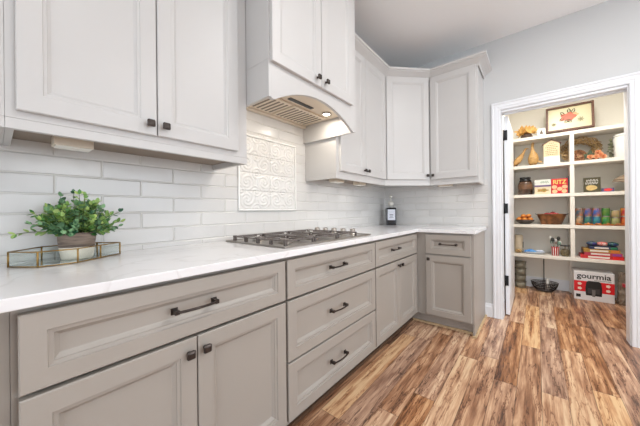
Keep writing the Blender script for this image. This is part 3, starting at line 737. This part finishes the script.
mb = MB(); mb.box(-.075, .075, -.03, .06, 0, .018); mb.box(-.065, .065, -.03, -.02, .018, .045); mb.box(-.075, -.06, -.02, .06, .018, .027); mb.box(.06, .075, -.02, .06, .018, .027)
mb.build('stand_frame', M_wd, sd, .002)

# --- second shelf
M_goose = mat('carved_wood', s(214, 174, 112), .5, col2=s(172, 128, 74), scale=25, stretch=(1, 1, 4))
g1 = PT('goose_figurine', 'carved wooden goose at the far left of the second shelf, neck stretched up right', 'figurine', 1.42, -1.345, Z2)
mb = MB(); mb.tube([(-.075, 0, .022), (-.055, 0, .05), (-.03, 0, .085), (-.005, 0, .12), (.018, 0, .155), (.036, 0, .19), (.050, 0, .222), (.062, 0, .244), (.076, 0, .250)], [.004, .028, .040, .036, .024, .015, .012, .014, .010], 14)
mb.tube([(.076, 0, .250), (.102, 0, .240)], [.008, .002], 8)
mb.build('body', M_goose, g1); MB().lathe([(0, 0), (.05, 0), (.05, .012), (0, .014)], (-.03, 0, 0), 18, 1.1, .7).build('base', M_wd, g1)
MB().tube([(-.035, 0, .012), (-.035, 0, .065)], .006, 8).build('leg', M_wd, g1)
g2 = PT('goose_figurine', 'carved wooden goose standing upright beside the house-shaped sign', 'figurine', 1.39, -1.485, Z2)
mb = MB(); mb.tube([(0, 0, .012), (0, 0, .045), (.004, 0, .10), (.004, 0, .15), (-.002, 0, .19), (-.006, 0, .235), (-.004, 0, .27), (0, 0, .30), (0, 0, .315)], [.030, .052, .058, .046, .026, .015, .015, .018, .006], 16)
mb.tube([(-.005, -.01, .300), (-.01, -.045, .296)], [.008, .003], 8)
mb.build('body', M_goose, g2); w3 = MB(); leaf(w3, Vector((.045, -.01, .06)), Vector((.8, 0, -.35)), Vector((0, -1, .3)), .06, .03); w3.build('tail', M_goose, g2); MB().lathe([(0, 0), (.045, 0), (.045, .011), (0, .011)], (0, 0, 0), 18).build('base', M_wd, g2)
hs_ = PT('house_sign', 'cream house-shaped sign with lines of lettering and a brown roof', 'sign', 1.33, -1.672, Z2)
mb = MB(); q = [(-.078, 0), (.078, 0), (.078, .255), (0, .305), (-.078, .255)]
mb.add([(x, 0, z) for x, z in q] + [(x, .03, z) for x, z in q], [(0, 1, 2, 3, 4), (5, 6, 7, 8, 9)] + [(i, (i + 1) % 5, (i + 1) % 5 + 5, i + 5) for i in range(5)])
mb.build('house_body', mat('sign_cream', s(222, 206, 168), .7), hs_)
rf = MB()
for sx in (-1, 1):
    a = (0, .318); b = (sx * .094, .258); rf.add([(a[0], -.008, a[1]), (b[0], -.008, b[1]), (b[0], -.008, b[1] - .014), (a[0], -.008, a[1] - .014), (a[0], .04, a[1]), (b[0], .04, b[1]), (b[0], .04, b[1] - .014), (a[0], .04, a[1] - .014)],
           [(0, 1, 2, 3), (4, 5, 6, 7), (0, 1, 5, 4), (3, 2, 6, 7), (1, 2, 6, 5), (0, 3, 7, 4)])
rf.build('roof', M_wd, hs_)
MB().box(-.0775, .0775, -.004, -.0002, .001, .095).build('white_card', M_white, hs_)
lt = MB(); M_ink = mat('sign_ink', s(140, 116, 80), .8)
for z, a in ((.262, .022), (.235, .05), (.212, .06), (.190, .042), (.165, .062), (.142, .058), (.118, .055)):
    x = -a; k = 0
    while x < a:
        ww = .008 + .012 * ((k * 7919) % 5) / 5; lt.box(x, min(x + ww, a), -.0012, -.0002, z - .004, z + .004); x += ww + .005; k += 1
lt.build('lettering', M_ink, hs_)
# wreath
wr = PT('twig_wreath', 'wide woven twig wreath leaning behind the shelf divider on the second shelf', 'wreath', 1.50, -1.945, Z2 + .012)
r3 = random.Random(9); mb = MB()
for k in range(230):
    a0 = r3.uniform(0, 2 * pi); span = r3.uniform(.35, .9); rr = r3.uniform(-.045, .040); yy = r3.uniform(-.03, .03); pts = []
    for i in range(5):
        a = a0 + span * i / 4; w4 = rr + .014 * sin(i * 1.7 + k)
        pts.append(((.152 + w4) * cos(a), yy + .008 * sin(i * 2 + k), .155 + (.115 + w4) * sin(a)))
    if min(p[2] for p in pts) < .006: continue
    mb.tube(pts, r3.uniform(.003, .0055), 4)
mb.build('twigs', mat('twig', s(222, 190, 140), .8, col2=s(168, 130, 84), island=True), wr)
bw = PT('woven_bowl', 'small round woven bowl standing on edge in front of the twig wreath', 'bowl', 1.42, -1.925, Z2 + .002)
mb = MB().lathe([(0, .03), (.045, .03), (.066, .012), (.075, 0), (.070, 0), (.060, .010), (.042, .024), (0, .024)], (0, 0, .077), 28, axis='y')
mb.build('bowl', mat('woven_brown', s(160, 112, 78), .8, col2=s(96, 62, 40), scale=60, bump=1), bw)
m5 = MB()
for k in range(16): a = r3.uniform(0, 6.3); q = r3.uniform(0, .045); m5.ball((q * cos(a), .018, .077 + q * sin(a)), .009, seg=8, rings=5)
m5.build('berries', mat('berry', s(170, 96, 84), .5, col2=s(206, 176, 130), island=True), bw)
pf = PT('silk_flowers', 'peach silk flowers with green leaves at the front of the second shelf', 'flowers', 1.345, -2.055, Z2)
mb = MB()
for cx, cz, cy in ((-.035, .040, 0), (.015, .036, -.012), (.055, .055, .01), (.035, .090, .02), (.075, .03, 0)):
    for k in range(16):
        a = k * 2.4; e = .2 + 1.2 * k / 16; leaf(mb, Vector((cx, cy, cz)), Vector((cos(a) * cos(e), -sin(e), sin(a) * cos(e))), Vector((0, -1, 0)), .036, .026)
mb.build('blossoms', mat('peach_petal', s(250, 204, 156), .6, col2=s(242, 158, 124), island=True), pf)
mb = MB()
for k, (a, L) in enumerate(((1.7, .10), (2.0, .08), (2.5, .09), (1.3, .06), (2.9, .07))): leaf(mb, Vector((-.02, .015, .03)), Vector((cos(a), 0, sin(a))), Vector((0, -1, 0)), L, .035)
mb.build('leaves', mat('silk_leaf', s(72, 84, 62), .6), pf)
m6 = MB().lathe([(0, 0), (.03, 0), (.034, .03), (0, .034)], (0.01, .03, 0), 14).build('foam_base', M_wd, pf)
cn = PT('white_canister', 'large white canister at the right end of the second shelf by the door frame', 'canister', 1.40, -2.315, Z2)
MB().lathe([(0, 0), (.092, 0), (.098, .01), (.098, .235), (.09, .245), (0, .245)], (0, 0, 0), 28).build('body', M_white, cn)
MB().lathe([(.095, .246), (.1, .252), (.092, .272), (0, .276)], (0, 0, 0), 28).build('lid', M_white, cn)
iv = PT('trailing_ivy', 'dark green ivy sprig beside the large white canister', 'plant', 1.36, -2.195, Z2)
mb = MB(); r4 = random.Random(4)
for k in range(30): a = r4.uniform(0, 6.3); leaf(mb, Vector((r4.uniform(-.012, .006), r4.uniform(-.01, .02), .02 + .2 * k / 30)), Vector((cos(a), -.4, sin(a))), Vector((0, -1, .2)), .028, .022)
mb.build('leaves', mat('ivy', s(96, 98, 70), .6, col2=s(60, 58, 44), island=True), iv); MB().tube([(0, .005, .0), (.002, .005, .12), (-.004, .005, .235)], .003, 6).build('stem', M_stem, iv)

# --- third shelf
jr = PT('amber_jar', 'dark amber glass jar with a black lid at the left of the third shelf', 'jar', 1.40, -1.40, Z3)
MB().lathe([(0, 0), (.072, 0), (.080, .008), (.080, .150), (.074, .172), (.062, .180), (0, .180)], (0, 0, 0), 28).build('body', mat('amber_glass', s(92, 66, 50), .12, col2=s(58, 42, 34), scale=9, coat=.6), jr)
MB().lathe([(.060, .1805), (.066, .185), (.066, .196), (.056, .200), (.054, .214), (.060, .220), (.060, .240), (0, .244)], (0, 0, 0), 28).build('lid', M_dark, jr)
MB().lathe([(.0808, .075), (.0812, .08), (.0812, .135), (.0808, .14)], (0, 0, 0), 28).build('amber_band', mat('jar_band_brown', s(124, 90, 64), .3, var=.3, scale=30), jr)  # lighter brown mottled band around the outside of the jar
def carton(name, label, cat, x, y, z, w, h, d, m, rz=-90, group=None):
    t = PT(name, label, cat, x, y, z, rz, group); MB().box(-w / 2, w / 2, 0, d, 0, h).build('carton', m, t, .001); return t
bx = carton('cracker_box', 'white cracker box with green lettering and a purple stripe, on top of the cream box', 'box', 1.33, -1.581, Z3 + .096, .164, .093, .12, mat('box_white', s(224, 226, 216), .5))
bars('lettering', mat('print_green', s(48, 110, 72), .5), bx, -.02, .062, .060, .015, 9, -.0008)
MB().box(-.082, .082, -.0012, -.0002, .002, .022).build('purple_stripe', mat('print_purple', s(118, 96, 134), .5), bx)
bx = carton('cracker_box', 'cream cracker box with an orange picture under the white and green one', 'box', 1.33, -1.581, Z3, .164, .094, .12, mat('box_cream', s(226, 208, 176), .5))
mb = MB(); blob(mb, .0, .05, .055, .022, -.0006, 24, .2); mb.build('cracker_picture', mat('print_orange', s(204, 146, 72), .5, col2=s(120, 120, 60), scale=50), bx)
bx = carton('cracker_box', 'tall red cracker box with yellow lettering and round crackers on the third shelf', 'box', 1.33, -1.744, Z3, .156, .190, .12, mat('box_red', s(206, 24, 40), .45))
text('lettering', 'RITZ', .07, mat('print_yellow', s(232, 206, 110), .5), bx, (0, -.0010, .145), .125, bold=.002)
mb = MB()
for cx, cz in ((-.048, .085), (.002, .06), (.05, .085), (-.045, .03), (.045, .03)): blob(mb, cx, cz, .026, .024, -.0008, 20, .04, lobes=10)
mb.build('cracker_picture', mat('print_cracker', s(240, 190, 146), .5), bx)
bx = carton('black_book', 'thin black book standing upright against the right side of the red box', 'book', 1.335, -1.8305, Z3, .014, .215, .2, M_dark)
bx = carton('potato_box', 'dark olive box with white lettering and a potato picture on the third shelf', 'box', 1.33, -2.035, Z3, .140, .178, .06, mat('box_olive', s(74, 68, 44), .5))
bars('lettering', M_white, bx, -.05, .052, .142, .014, 9, -.001)
bars('lettering', M_white, bx, -.058, .050, .110, .014, 10, -.001)
mb = MB(); blob(mb, -.008, .055, .048, .032, -.0006, 24, .05, lobes=3); mb.build('potato_picture', mat('print_potato', s(216, 186, 122), .5, var=.2, scale=40), bx)
bx = carton('small_red_box', 'small blue and red box lying between the potato box and the cake stand', 'box', 1.34, -2.165, Z3, .100, .045, .06, mat('box_blue', s(94, 88, 128), .5))
mb = MB(); blob(mb, 0, .024, .034, .017, -.0006, 20, .1); mb.build('red_picture', mat('print_red', s(220, 60, 60), .5), bx)
ck_ = PT('cake_stand', 'covered pedestal stand at the right end of the third shelf', 'stand', 1.42, -2.335, Z3)
M_cl = mat('smoked_glass', s(186, 166, 144), .15, coat=.5)
MB().lathe([(0, 0), (.06, 0), (.058, .008), (.02, .02), (.014, .06), (.018, .10), (.06, .112), (.125, .118), (.128, .128), (0, .130)], (0, 0, 0), 32).build('pedestal', M_cl, ck_)
MB().lathe([(.112, .1305), (.122, .138), (.108, .150), (.075, .178), (.04, .192), (.012, .198), (.012, .21), (0, .214)], (0, 0, 0), 32).build('domed_cover', mat('dome_tint', s(160, 140, 118), .2, coat=.4), ck_)

# --- fourth shelf
ob = PT('dark_bowl', 'shallow dark bowl heaped with orange fruit at the left of the fourth shelf', 'bowl', 1.40, -1.392, Z4)
MB().lathe([(0, 0), (.05, 0), (.060, .006), (.095, .032), (.108, .056), (.104, .058), (.090, .036), (.05, .014), (0, .012)], (0, 0, 0), 28).build('bowl', mat('bowl_dark', s(70, 62, 58), .4), ob)
fruit0 = None
fr_spots = [(-.062, -.02, .062), (.0, -.045, .060), (.058, -.018, .062), (-.022, .03, .064), (.04, .038, .064), (-.015, -.008, .106), (-.058, .035, .068), (.040, -.005, .108)]
M_or = mat('orange_fruit', s(222, 146, 60), .5, col2=s(186, 92, 36), scale=18, bump=.3)
for i, (x, y, z) in enumerate(fr_spots):
    if i == 0: fruit0 = o = MB().ball((0, 0, 0), .032, seg=14, rings=9).build('orange_fruit', M_or)
    else: o = fruit0.copy(); COL.objects.link(o)
    o.location = (1.40 + y, -1.392 - x, Z4 + z); o.scale = (1, 1, .9)
    tag(o, 'round orange fruit heaped in the shallow dark bowl', 'fruit', 'orange fruit in the dark bowl')
tb = PT('oval_tub', 'oval copper-brown tub with red apples on the fourth shelf', 'tub', 1.40, -1.665, Z4)
mb = MB(); pr = [(0, 0), (.100, 0), (.148, .130), (.153, .137), (.144, .137), (.141, .130), (.096, .012), (0, .012)]
mb.lathe(pr, (0, 0, 0), 36, 1, .60); mb.build('tub', mat('aged_copper', s(158, 104, 62), .4, .4, col2=s(96, 62, 40), scale=14), tb)
for sx in (-1, 1): MB().tube([(sx * .140, -.025, .127), (sx * .162, -.018, .137), (sx * .162, .018, .137), (sx * .140, .025, .127)], .004, 6).build('handle', M_black, tb)
M_ap = mat('apple_red', s(190, 40, 46), .3, col2=s(140, 24, 34), scale=12)
ap0 = None
for i, (x, y) in enumerate(((-.045, -.012), (.0, -.025), (.045, -.005), (.015, .03), (-.03, .032))):
    if i == 0:
        ap0 = o = thing('apple', None, 'apple'); MB().lathe([(0, .004), (.010, .0), (.024, .008), (.031, .026), (.026, .046), (.012, .054), (0, .048)], (0, 0, 0), 16).build('body', M_ap, o)
        MB().tube([(0, 0, .048), (.003, 0, .068)], .0018, 5).build('stem', M_wd, o)
    else: o = copy_tree(ap0)
    o.location = (1.40 + y, -1.665 - x, Z4 + .096 + .012 * (i == 3)); o['group'] = 'apples in the oval tub'; o['label'] = 'red apple piled in the oval copper-brown tub'; o['category'] = 'apple'
# canned goods, two high
cans = [(-1.925, s(70, 96, 110), s(196, 130, 90), 'grey-blue label can'), (-2.000, s(52, 84, 150), s(170, 110, 80), 'blue label can'), (-2.075, s(46, 96, 170), s(190, 110, 70), 'bright blue label can'),
        (-2.152, s(92, 128, 50), s(44, 120, 60), 'green label can'), (-2.228, s(180, 150, 110), s(150, 156, 110), 'tan label can'), (-2.304, s(170, 40, 44), s(220, 150, 60), 'red label can')]
cols2 = [(s(200, 160, 120), s(80, 100, 100)), (s(70, 130, 110), s(40, 70, 110)), (s(60, 140, 140), s(40, 90, 160)), (s(40, 130, 70), s(120, 150, 60)), (s(170, 170, 120), s(110, 130, 70)), (s(200, 110, 50), s(150, 30, 36))]
order = ['leftmost column of cans, behind the divider', 'second column of cans from the divider', 'third column of cans from the divider', 'green column of cans mid-row', 'shorter tan column of cans', 'red column of cans at the right end']
CB = Z4 + .0045
for i, (y, c1, c2, nm) in enumerate(cans):
    hh = .102 if i != 4 else .088
    for lv in (0, 1):
        ca, cb_ = (c1, c2) if lv else cols2[i]
        t = PT('food_can', ('upper ' if lv else 'lower ') + nm.replace('label can', 'food can') + (' in the ' + order[i]), 'can', 1.395, y, CB + lv * (hh + .0005) - .0006, -90, 'canned food on the fourth shelf')
        if lv == 0: t['label'] = 'lower food can in the ' + order[i]
        MB().lathe([(0, .0), (.034, 0), (.0355, .002), (.0345, .005), (.0345, hh - .005), (.0355, hh - .002), (.034, hh), (.031, hh - .003), (0, hh - .003)], (0, 0, 0), 24).build('tin', M_steel, t)
        MB().lathe([(.0347, .007), (.0352, .008), (.0352, hh - .008), (.0347, hh - .007)], (0, 0, 0), 24).build('paper_label', mat('can_label_%d_%d' % (i, lv), ca, .4, col2=cb_, scale=22), t)
tr_ = PT('scalloped_tray', 'shallow orange-brown tray with a wavy rim in front of the food cans', 'tray', 1.355, -2.115, Z4 - .0006)
mb = MB(); n = 46
rows = [[], [], []]
for i in range(n + 1):
    x = -.225 + .45 * i / n; wv = .008 * sin(i * .75) + .005 * sin(i * 1.9)
    rows[0].append((x, -.062, .0008)); rows[1].append((x, -.070, .024 + wv)); rows[2].append((x, -.064, .022 + wv))
vs = rows[0] + rows[1] + rows[2]; m_ = n + 1
mb.add(vs, [(i, i + 1, i + 1 + m_, i + m_) for i in range(n)] + [(i + m_, i + 1 + m_, i + 1 + 2 * m_, i + 2 * m_) for i in range(n)] + [(i + 2 * m_, i + 1 + 2 * m_, i + 1, i) for i in range(n)], True)
mb.box(-.225, .225, -.062, .085, .0004, .0042); mb.build('tray', mat('leaf_orange', s(214, 130, 50), .5, col2=s(150, 84, 36), scale=24), tr_)

# --- fifth shelf
cu_ = PT('cream_canister', 'cream-coloured upright canister at the far left of the fifth shelf', 'canister', 1.40, -1.322, Z5)
MB().lathe([(0, 0), (.045, 0), (.048, .006), (.048, .235), (.042, .245), (0, .245)], (0, 0, 0), 24).build('body', mat('canister_cream', s(198, 184, 160), .5, var=.1, scale=15), cu_)
MB().box(.043, .052, -.018, .018, .07, .15).build('dark_band', M_dark, cu_)
pb = PT('snack_bag', 'small yellow and brown packet at the front left of the fifth shelf', 'packet', 1.325, -1.325, Z5)
mb = MB(); mb.tube([(-.035, 0, .03), (-.02, 0, .032), (.02, 0, .034), (.036, 0, .03)], [.008, .028, .028, .008], 10, flat=.9); mb.build('packet', mat('packet_yellow', s(206, 178, 120), .5, col2=s(130, 84, 50), scale=50), pb)
pt_ = PT('plate_stack', 'low white oval dish on the fifth shelf under the blue cloth', 'dish', 1.40, -1.48, Z5)
MB().lathe([(0, 0), (.07, 0), (.10, .014), (.122, .026), (.120, .029), (.095, .018), (.065, .006), (0, .005)], (0, 0, 0), 32, 1.05, .75).build('dish', mat('dish_white', s(220, 226, 236), .2), pt_)
cl_ = PT('blue_cloth', 'bright blue folded cloth lying in the white oval dish', 'cloth', 1.375, -1.445, Z5 + .018)
mb = MB(); n = 14; vs = []; fs = []
for i in range(n + 1):
    for j in range(n + 1):
        u = i / n - .5; v = j / n - .5; r = sqrt(u * u + v * v); vs.append((u * .12, v * .09, max(.008, .036 * (1 - 1.7 * r * r) + .005 * sin(7 * u + 9 * v))))
for i in range(n):
    for j in range(n): a = i * (n + 1) + j; fs.append((a, a + 1, a + n + 2, a + n + 1))
b0 = len(vs); vs += [(x, y, .004) for x, y, z in vs]; fs += [tuple(b0 + k for k in f[::-1]) for f in list(fs)]
edge_ = [i * (n + 1) for i in range(n + 1)] + [n * (n + 1) + j for j in range(1, n + 1)] + [i * (n + 1) + n for i in range(n - 1, -1, -1)] + [j for j in range(n - 1, 0, -1)]
fs += [(edge_[k], edge_[(k + 1) % len(edge_)], edge_[(k + 1) % len(edge_)] + b0, edge_[k] + b0) for k in range(len(edge_))]
mb.add(vs, fs, True).build('cloth', mat('cloth_blue', s(40, 120, 206), .7, col2=s(110, 170, 226), scale=22), cl_)
wb = PT('white_napkin', 'pale crumpled napkin on the right side of the white oval dish', 'napkin', 1.385, -1.545, Z5 + .020)
mb = MB(); mb.ball((0, 0, .020), .040, 1.1, .8, .36, 14, 8); mb.build('napkin', mat('napkin', s(214, 222, 240), .7, bump=1, scale=40), wb)
ut = PT('utensil_cup', 'red and white cup crowded with utensils on the fifth shelf', 'cup', 1.36, -1.700, Z5)
MB().lathe([(0, 0), (.036, 0), (.042, .110), (.039, .112), (.034, .006), (0, .006)], (0, 0, 0), 24).build('cup', mat('cup_red', s(186, 50, 52), .4), ut)
mb = MB()
for k in range(5): a = -pi / 2 + (k - 2) * .55; mb.add([((.0372) * cos(a - .09), .0372 * sin(a - .09), .004), (.0372 * cos(a + .09), .0372 * sin(a + .09), .004), (.0426 * cos(a + .09), .0426 * sin(a + .09), .106), (.0426 * cos(a - .09), .0426 * sin(a - .09), .106)], [(0, 1, 2, 3)])
mb.build('white_stripe', M_white, ut)
ublack = mat('utensil_dark', s(60, 62, 58), .4); ucol = [M_white, ublack, M_steel, mat('utensil_green', s(120, 150, 134), .4)]
for k in range(8):
    a = k * .8; tipx = .034 * cos(a); tipy = .03 * sin(a); hz = .17 + .012 * ((k * 5) % 7)
    t = PT('kitchen_utensil', ['white spoon', 'dark spatula', 'metal spoon', 'pale green spatula'][k % 4] + ' standing in the red and white cup', 'utensil', 1.36 + .012 * sin(a), -1.700 - .012 * cos(a), Z5 + .012, -90, 'utensils in the red and white cup')
    if k >= 4: t['label'] = ['white spoon', 'dark spatula', 'metal spoon', 'pale green spatula'][k % 4] + ' standing in the red and white cup'
    MB().tube([(0, 0, 0), (tipx * .8, tipy * .8, hz * .75)], .003, 6).build('handle', ucol[k % 4], t)
    MB().ball((tipx, tipy, hz * .88), .02, .9, .35, 1.35, 10, 6).build('head', ucol[k % 4], t)
kt = PT('dark_round_tin', 'dark round woven canister with a flat lid beside the utensil cup', 'canister', 1.345, -1.790, Z5)
MB().lathe([(0, 0), (.030, 0), (.041, .02), (.043, .045), (.040, .075), (.030, .088), (0, .090)], (0, 0, 0), 24).build('body', mat('dark_weave', s(74, 66, 50), .6, col2=s(130, 116, 84), scale=50, bump=.8), kt)
MB().lathe([(.008, .0905), (.008, .128), (0, .128)], (0, 0, 0), 12).build('stem', M_cl, kt)
MB().lathe([(.045, .1285), (.047, .133), (.045, .138), (0, .139)], (0, 0, 0), 24).build('flat_lid', M_dark, kt)
# board games
games = [(.355, .040, s(206, 44, 44), 'wide red and white game box, lowest of the stack', 0, 'red'), (.310, .034, s(196, 60, 84), 'pink-red game box, second from the bottom of the stack', .01, 'pink'),
         (.300, .038, s(186, 140, 60), 'mustard game box in the middle of the stack', .0, 'mustard'), (.230, .034, s(52, 62, 96), 'dark blue game box above the mustard one', .015, 'navy')]
zc = Z5
for w5, h5, c, lab, dx, _ in games:
    t = carton('board_game', lab + ' on the fifth shelf', 'game', 1.315, -2.105 - dx, zc - .0006 + .0006, w5, h5, .22, mat('game_' + _, c, .45, var=.25, scale=25), -90 + random.uniform(-1.5, 1.5), 'board games stacked on the fifth shelf'); zc += h5 + .001
    m7 = MB(); m7.box(-w5 * .32, w5 * .18, -.0010, -.0002, h5 * .25, h5 * .75); m7.build('pale_strip', mat('game_print', s(226, 216, 206), .5), t)
    m7 = MB(); m7.box(w5 * .25, w5 * .47, -.0010, -.0002, h5 * .12, h5 * .88); m7.build('coloured_end', mat('game_end_' + _, {'red': s(224, 30, 30), 'pink': s(150, 70, 150), 'mustard': s(206, 120, 50), 'navy': s(40, 120, 80)}[_], .5), t)
for k, (x, y_, c, lab) in enumerate(((-.085, .03, s(60, 96, 84), 'green and blue toy bag slumped at the left on top of the game boxes'), (.0, .02, s(206, 50, 40), 'red toy bag in the middle on top of the game boxes'), (.085, .03, s(48, 100, 74), 'dark green toy bag at the right on top of the game boxes'))):
    t = PT('toy_bag', lab, 'bag', 1.36, -2.115 - x, zc + .0006, -90, 'toy bags on the game boxes')
    MB().ball((0, 0, .027), .048, 1.05, .9, .56, 12, 8).build('bag', mat('toy_%d' % k, c, .35, col2=[s(70, 60, 130), s(230, 200, 190), s(40, 50, 110)][k], scale=32, bump=1), t)

# --- pantry floor
cr_ = thing('appliance_box', 'white and red box with black lettering and an appliance picture on the pantry floor', 'box', (1.262, -2.030, .0006), -90)
BW, BH = .336, .335
MB().box(-BW / 2, BW / 2, 0, .28, 0, BH).build('carton', mat('box_gloss_white', s(226, 224, 226), .35), cr_, .0015)
MB().box(-BW / 2 + .0005, BW / 2 - .0005, -.0010, -.0002, .10, .225).build('red_band', mat('band_red', s(214, 26, 36), .4), cr_)
text('lettering', 'gourmia', .085, M_dark, cr_, (0, -.0012, .286), .285, bold=.0015)
bars('small_lettering', M_dark, cr_, .005, .145, .243, .006, 17, -.0012)
pic = MB(); q = [(-.066, .060), (.066, .060), (.070, .14), (.062, .215), (.045, .232), (-.045, .232), (-.062, .215), (-.070, .14)]
pic.prism(q, 'y', -.0018, -.0012).build('air_fryer_picture', mat('print_black', s(30, 30, 32), .3), cr_)
MB().prism([(-.050, .085), (.050, .085), (.050, .145), (-.050, .145)], 'y', -.0024, -.0019).build('basket_picture', mat('print_grey', s(58, 56, 58), .3), cr_)
MB().prism([(-.012, .05), (.012, .05), (.015, .13), (-.015, .13)], 'y', -.0030, -.0025).build('handle_picture', mat('print_silver', s(110, 106, 104), .3), cr_)
dd = MB()
for x in (-.118, .118):
    for z in (.135, .19): blob(dd, x, z, .018, .016, -.0014, 20, .12)
dd.build('round_icon', mat('icon_cream', s(236, 214, 200), .5), cr_)
MB().box(-.15, -.11, -.0010, -.0002, .03, .065).build('corner_icon', M_dark, cr_)
# second box top behind
bk = thing('wire_basket', 'oval black wire basket with a tall straight handle on the pantry floor', 'basket', (1.425, -1.590, .0006), -90)
mb = MB()
def ring(mb, r, z, t=.003, sy=.8): mb.tube([(r * cos(2 * pi * k / 36), r * sy * sin(2 * pi * k / 36), z) for k in range(36)], t, 5, closed=True)
prf = [(.045, .003), (.085, .014), (.112, .040), (.118, .050), (.130, .078), (.136, .100), (.140, .118)]
for r, z in prf: ring(mb, r, z, .0022 if r < .13 else .0042)
for k in range(44):
    a = 2 * pi * k / 44; mb.tube([(r * cos(a), r * .8 * sin(a), z) for r, z in prf], .0024, 4)
M_wire = mat('wire_dark', s(52, 46, 46), .4, .6)
mb.build('wire_bowl', M_wire, bk)
MB().lathe([(0, .001), (.046, .001), (.05, .006), (.084, .017), (.08, .020), (0, .012)], (0, 0, 0), 28, 1, .8).build('mesh_bottom', mat('mesh_grey', s(120, 108, 104), .6), bk)
h = MB(); h.tube([(-.004, .02, .012), (-.004, .02, .425)], .006, 8); h.build('tall_handle', M_wire, bk)
rl_ = thing('paper_roll', 'short white roll standing inside the wire basket', 'roll', (1.42, -1.622, .0216), 0)
MB().lathe([(.004, 0), (.018, 0), (.018, .145), (.004, .145)], (0, 0, 0), 18).build('roll', M_white, rl_)
# translucent containers at left
cc = None
for i, lab in enumerate(('lowest', 'second from the bottom', 'second from the top', 'topmost')):
    if i == 0:
        cc = t = thing('storage_container', None, 'container', (0, 0, 0), -90)
        MB().lathe([(0, 0), (.055, 0), (.060, .080), (.0, .080)], (0, 0, 0), 24).build('tub', mat('cloudy_plastic', s(150, 146, 130), .3, var=.2, scale=20), t)
        MB().lathe([(.064, .0805), (.066, .084), (.064, .090), (0, .091)], (0, 0, 0), 24).build('lid', mat('cloudy_lid', s(118, 112, 98), .4), t)
    else: t = copy_tree(cc)
    t.location = (1.46, -1.338, .0006 + i * .0915); t['group'] = 'stacked containers on the pantry floor'; t['label'] = 'cloudy round storage container on the pantry floor, %s of its stack' % lab; t['category'] = 'container'
# bags at right of the box
for k, (x, y, hgt, c, lab) in enumerate(((1.30, -2.262, .36, s(150, 134, 118), 'tall crumpled clear plastic bag standing right beside the appliance box'), (1.22, -2.345, .27, s(186, 170, 160), 'shorter crumpled plastic bag with red print near the door frame'))):
    t = thing('plastic_bag', lab, 'bag', (x, y, .0006), -90); mb = MB(); r6 = random.Random(20 + k); rings_ = 11; sg = 18; vs = []; fs = []
    for i in range(rings_ + 1):
        tt = i / rings_; rad = .046 * (1 - .35 * tt) * (1 if i else .8)
        for j in range(sg):
            a = 2 * pi * j / sg; rr = rad * (1 + r6.uniform(-.16, .16)); vs.append((rr * cos(a) * .95, rr * sin(a) * 1.3, hgt * tt + (r6.uniform(-.006, .006) if 0 < i else 0)))
    for i in range(rings_):
        for j in range(sg): fs.append((i * sg + j, i * sg + (j + 1) % sg, (i + 1) * sg + (j + 1) % sg, (i + 1) * sg + j))
    fs += [tuple(range(sg)), tuple(rings_ * sg + j for j in range(sg))]
    mb.add(vs, fs).build('bag', mat('crumpled_plastic_%d' % k, c, .2, col2=tuple(v * .6 for v in c), scale=18, coat=.6), t)
    mr_ = MB(); blob(mr_, .005, hgt * .62, .016, .016, -.066, 12, .3); mr_.prism([(-.008, hgt * .6), (.014, hgt * .6), (.014, hgt * .68), (-.008, hgt * .68)], 'y', -.064, -.040); mr_.build('red_print', mat('bag_red', s(190, 60, 70), .4), t)
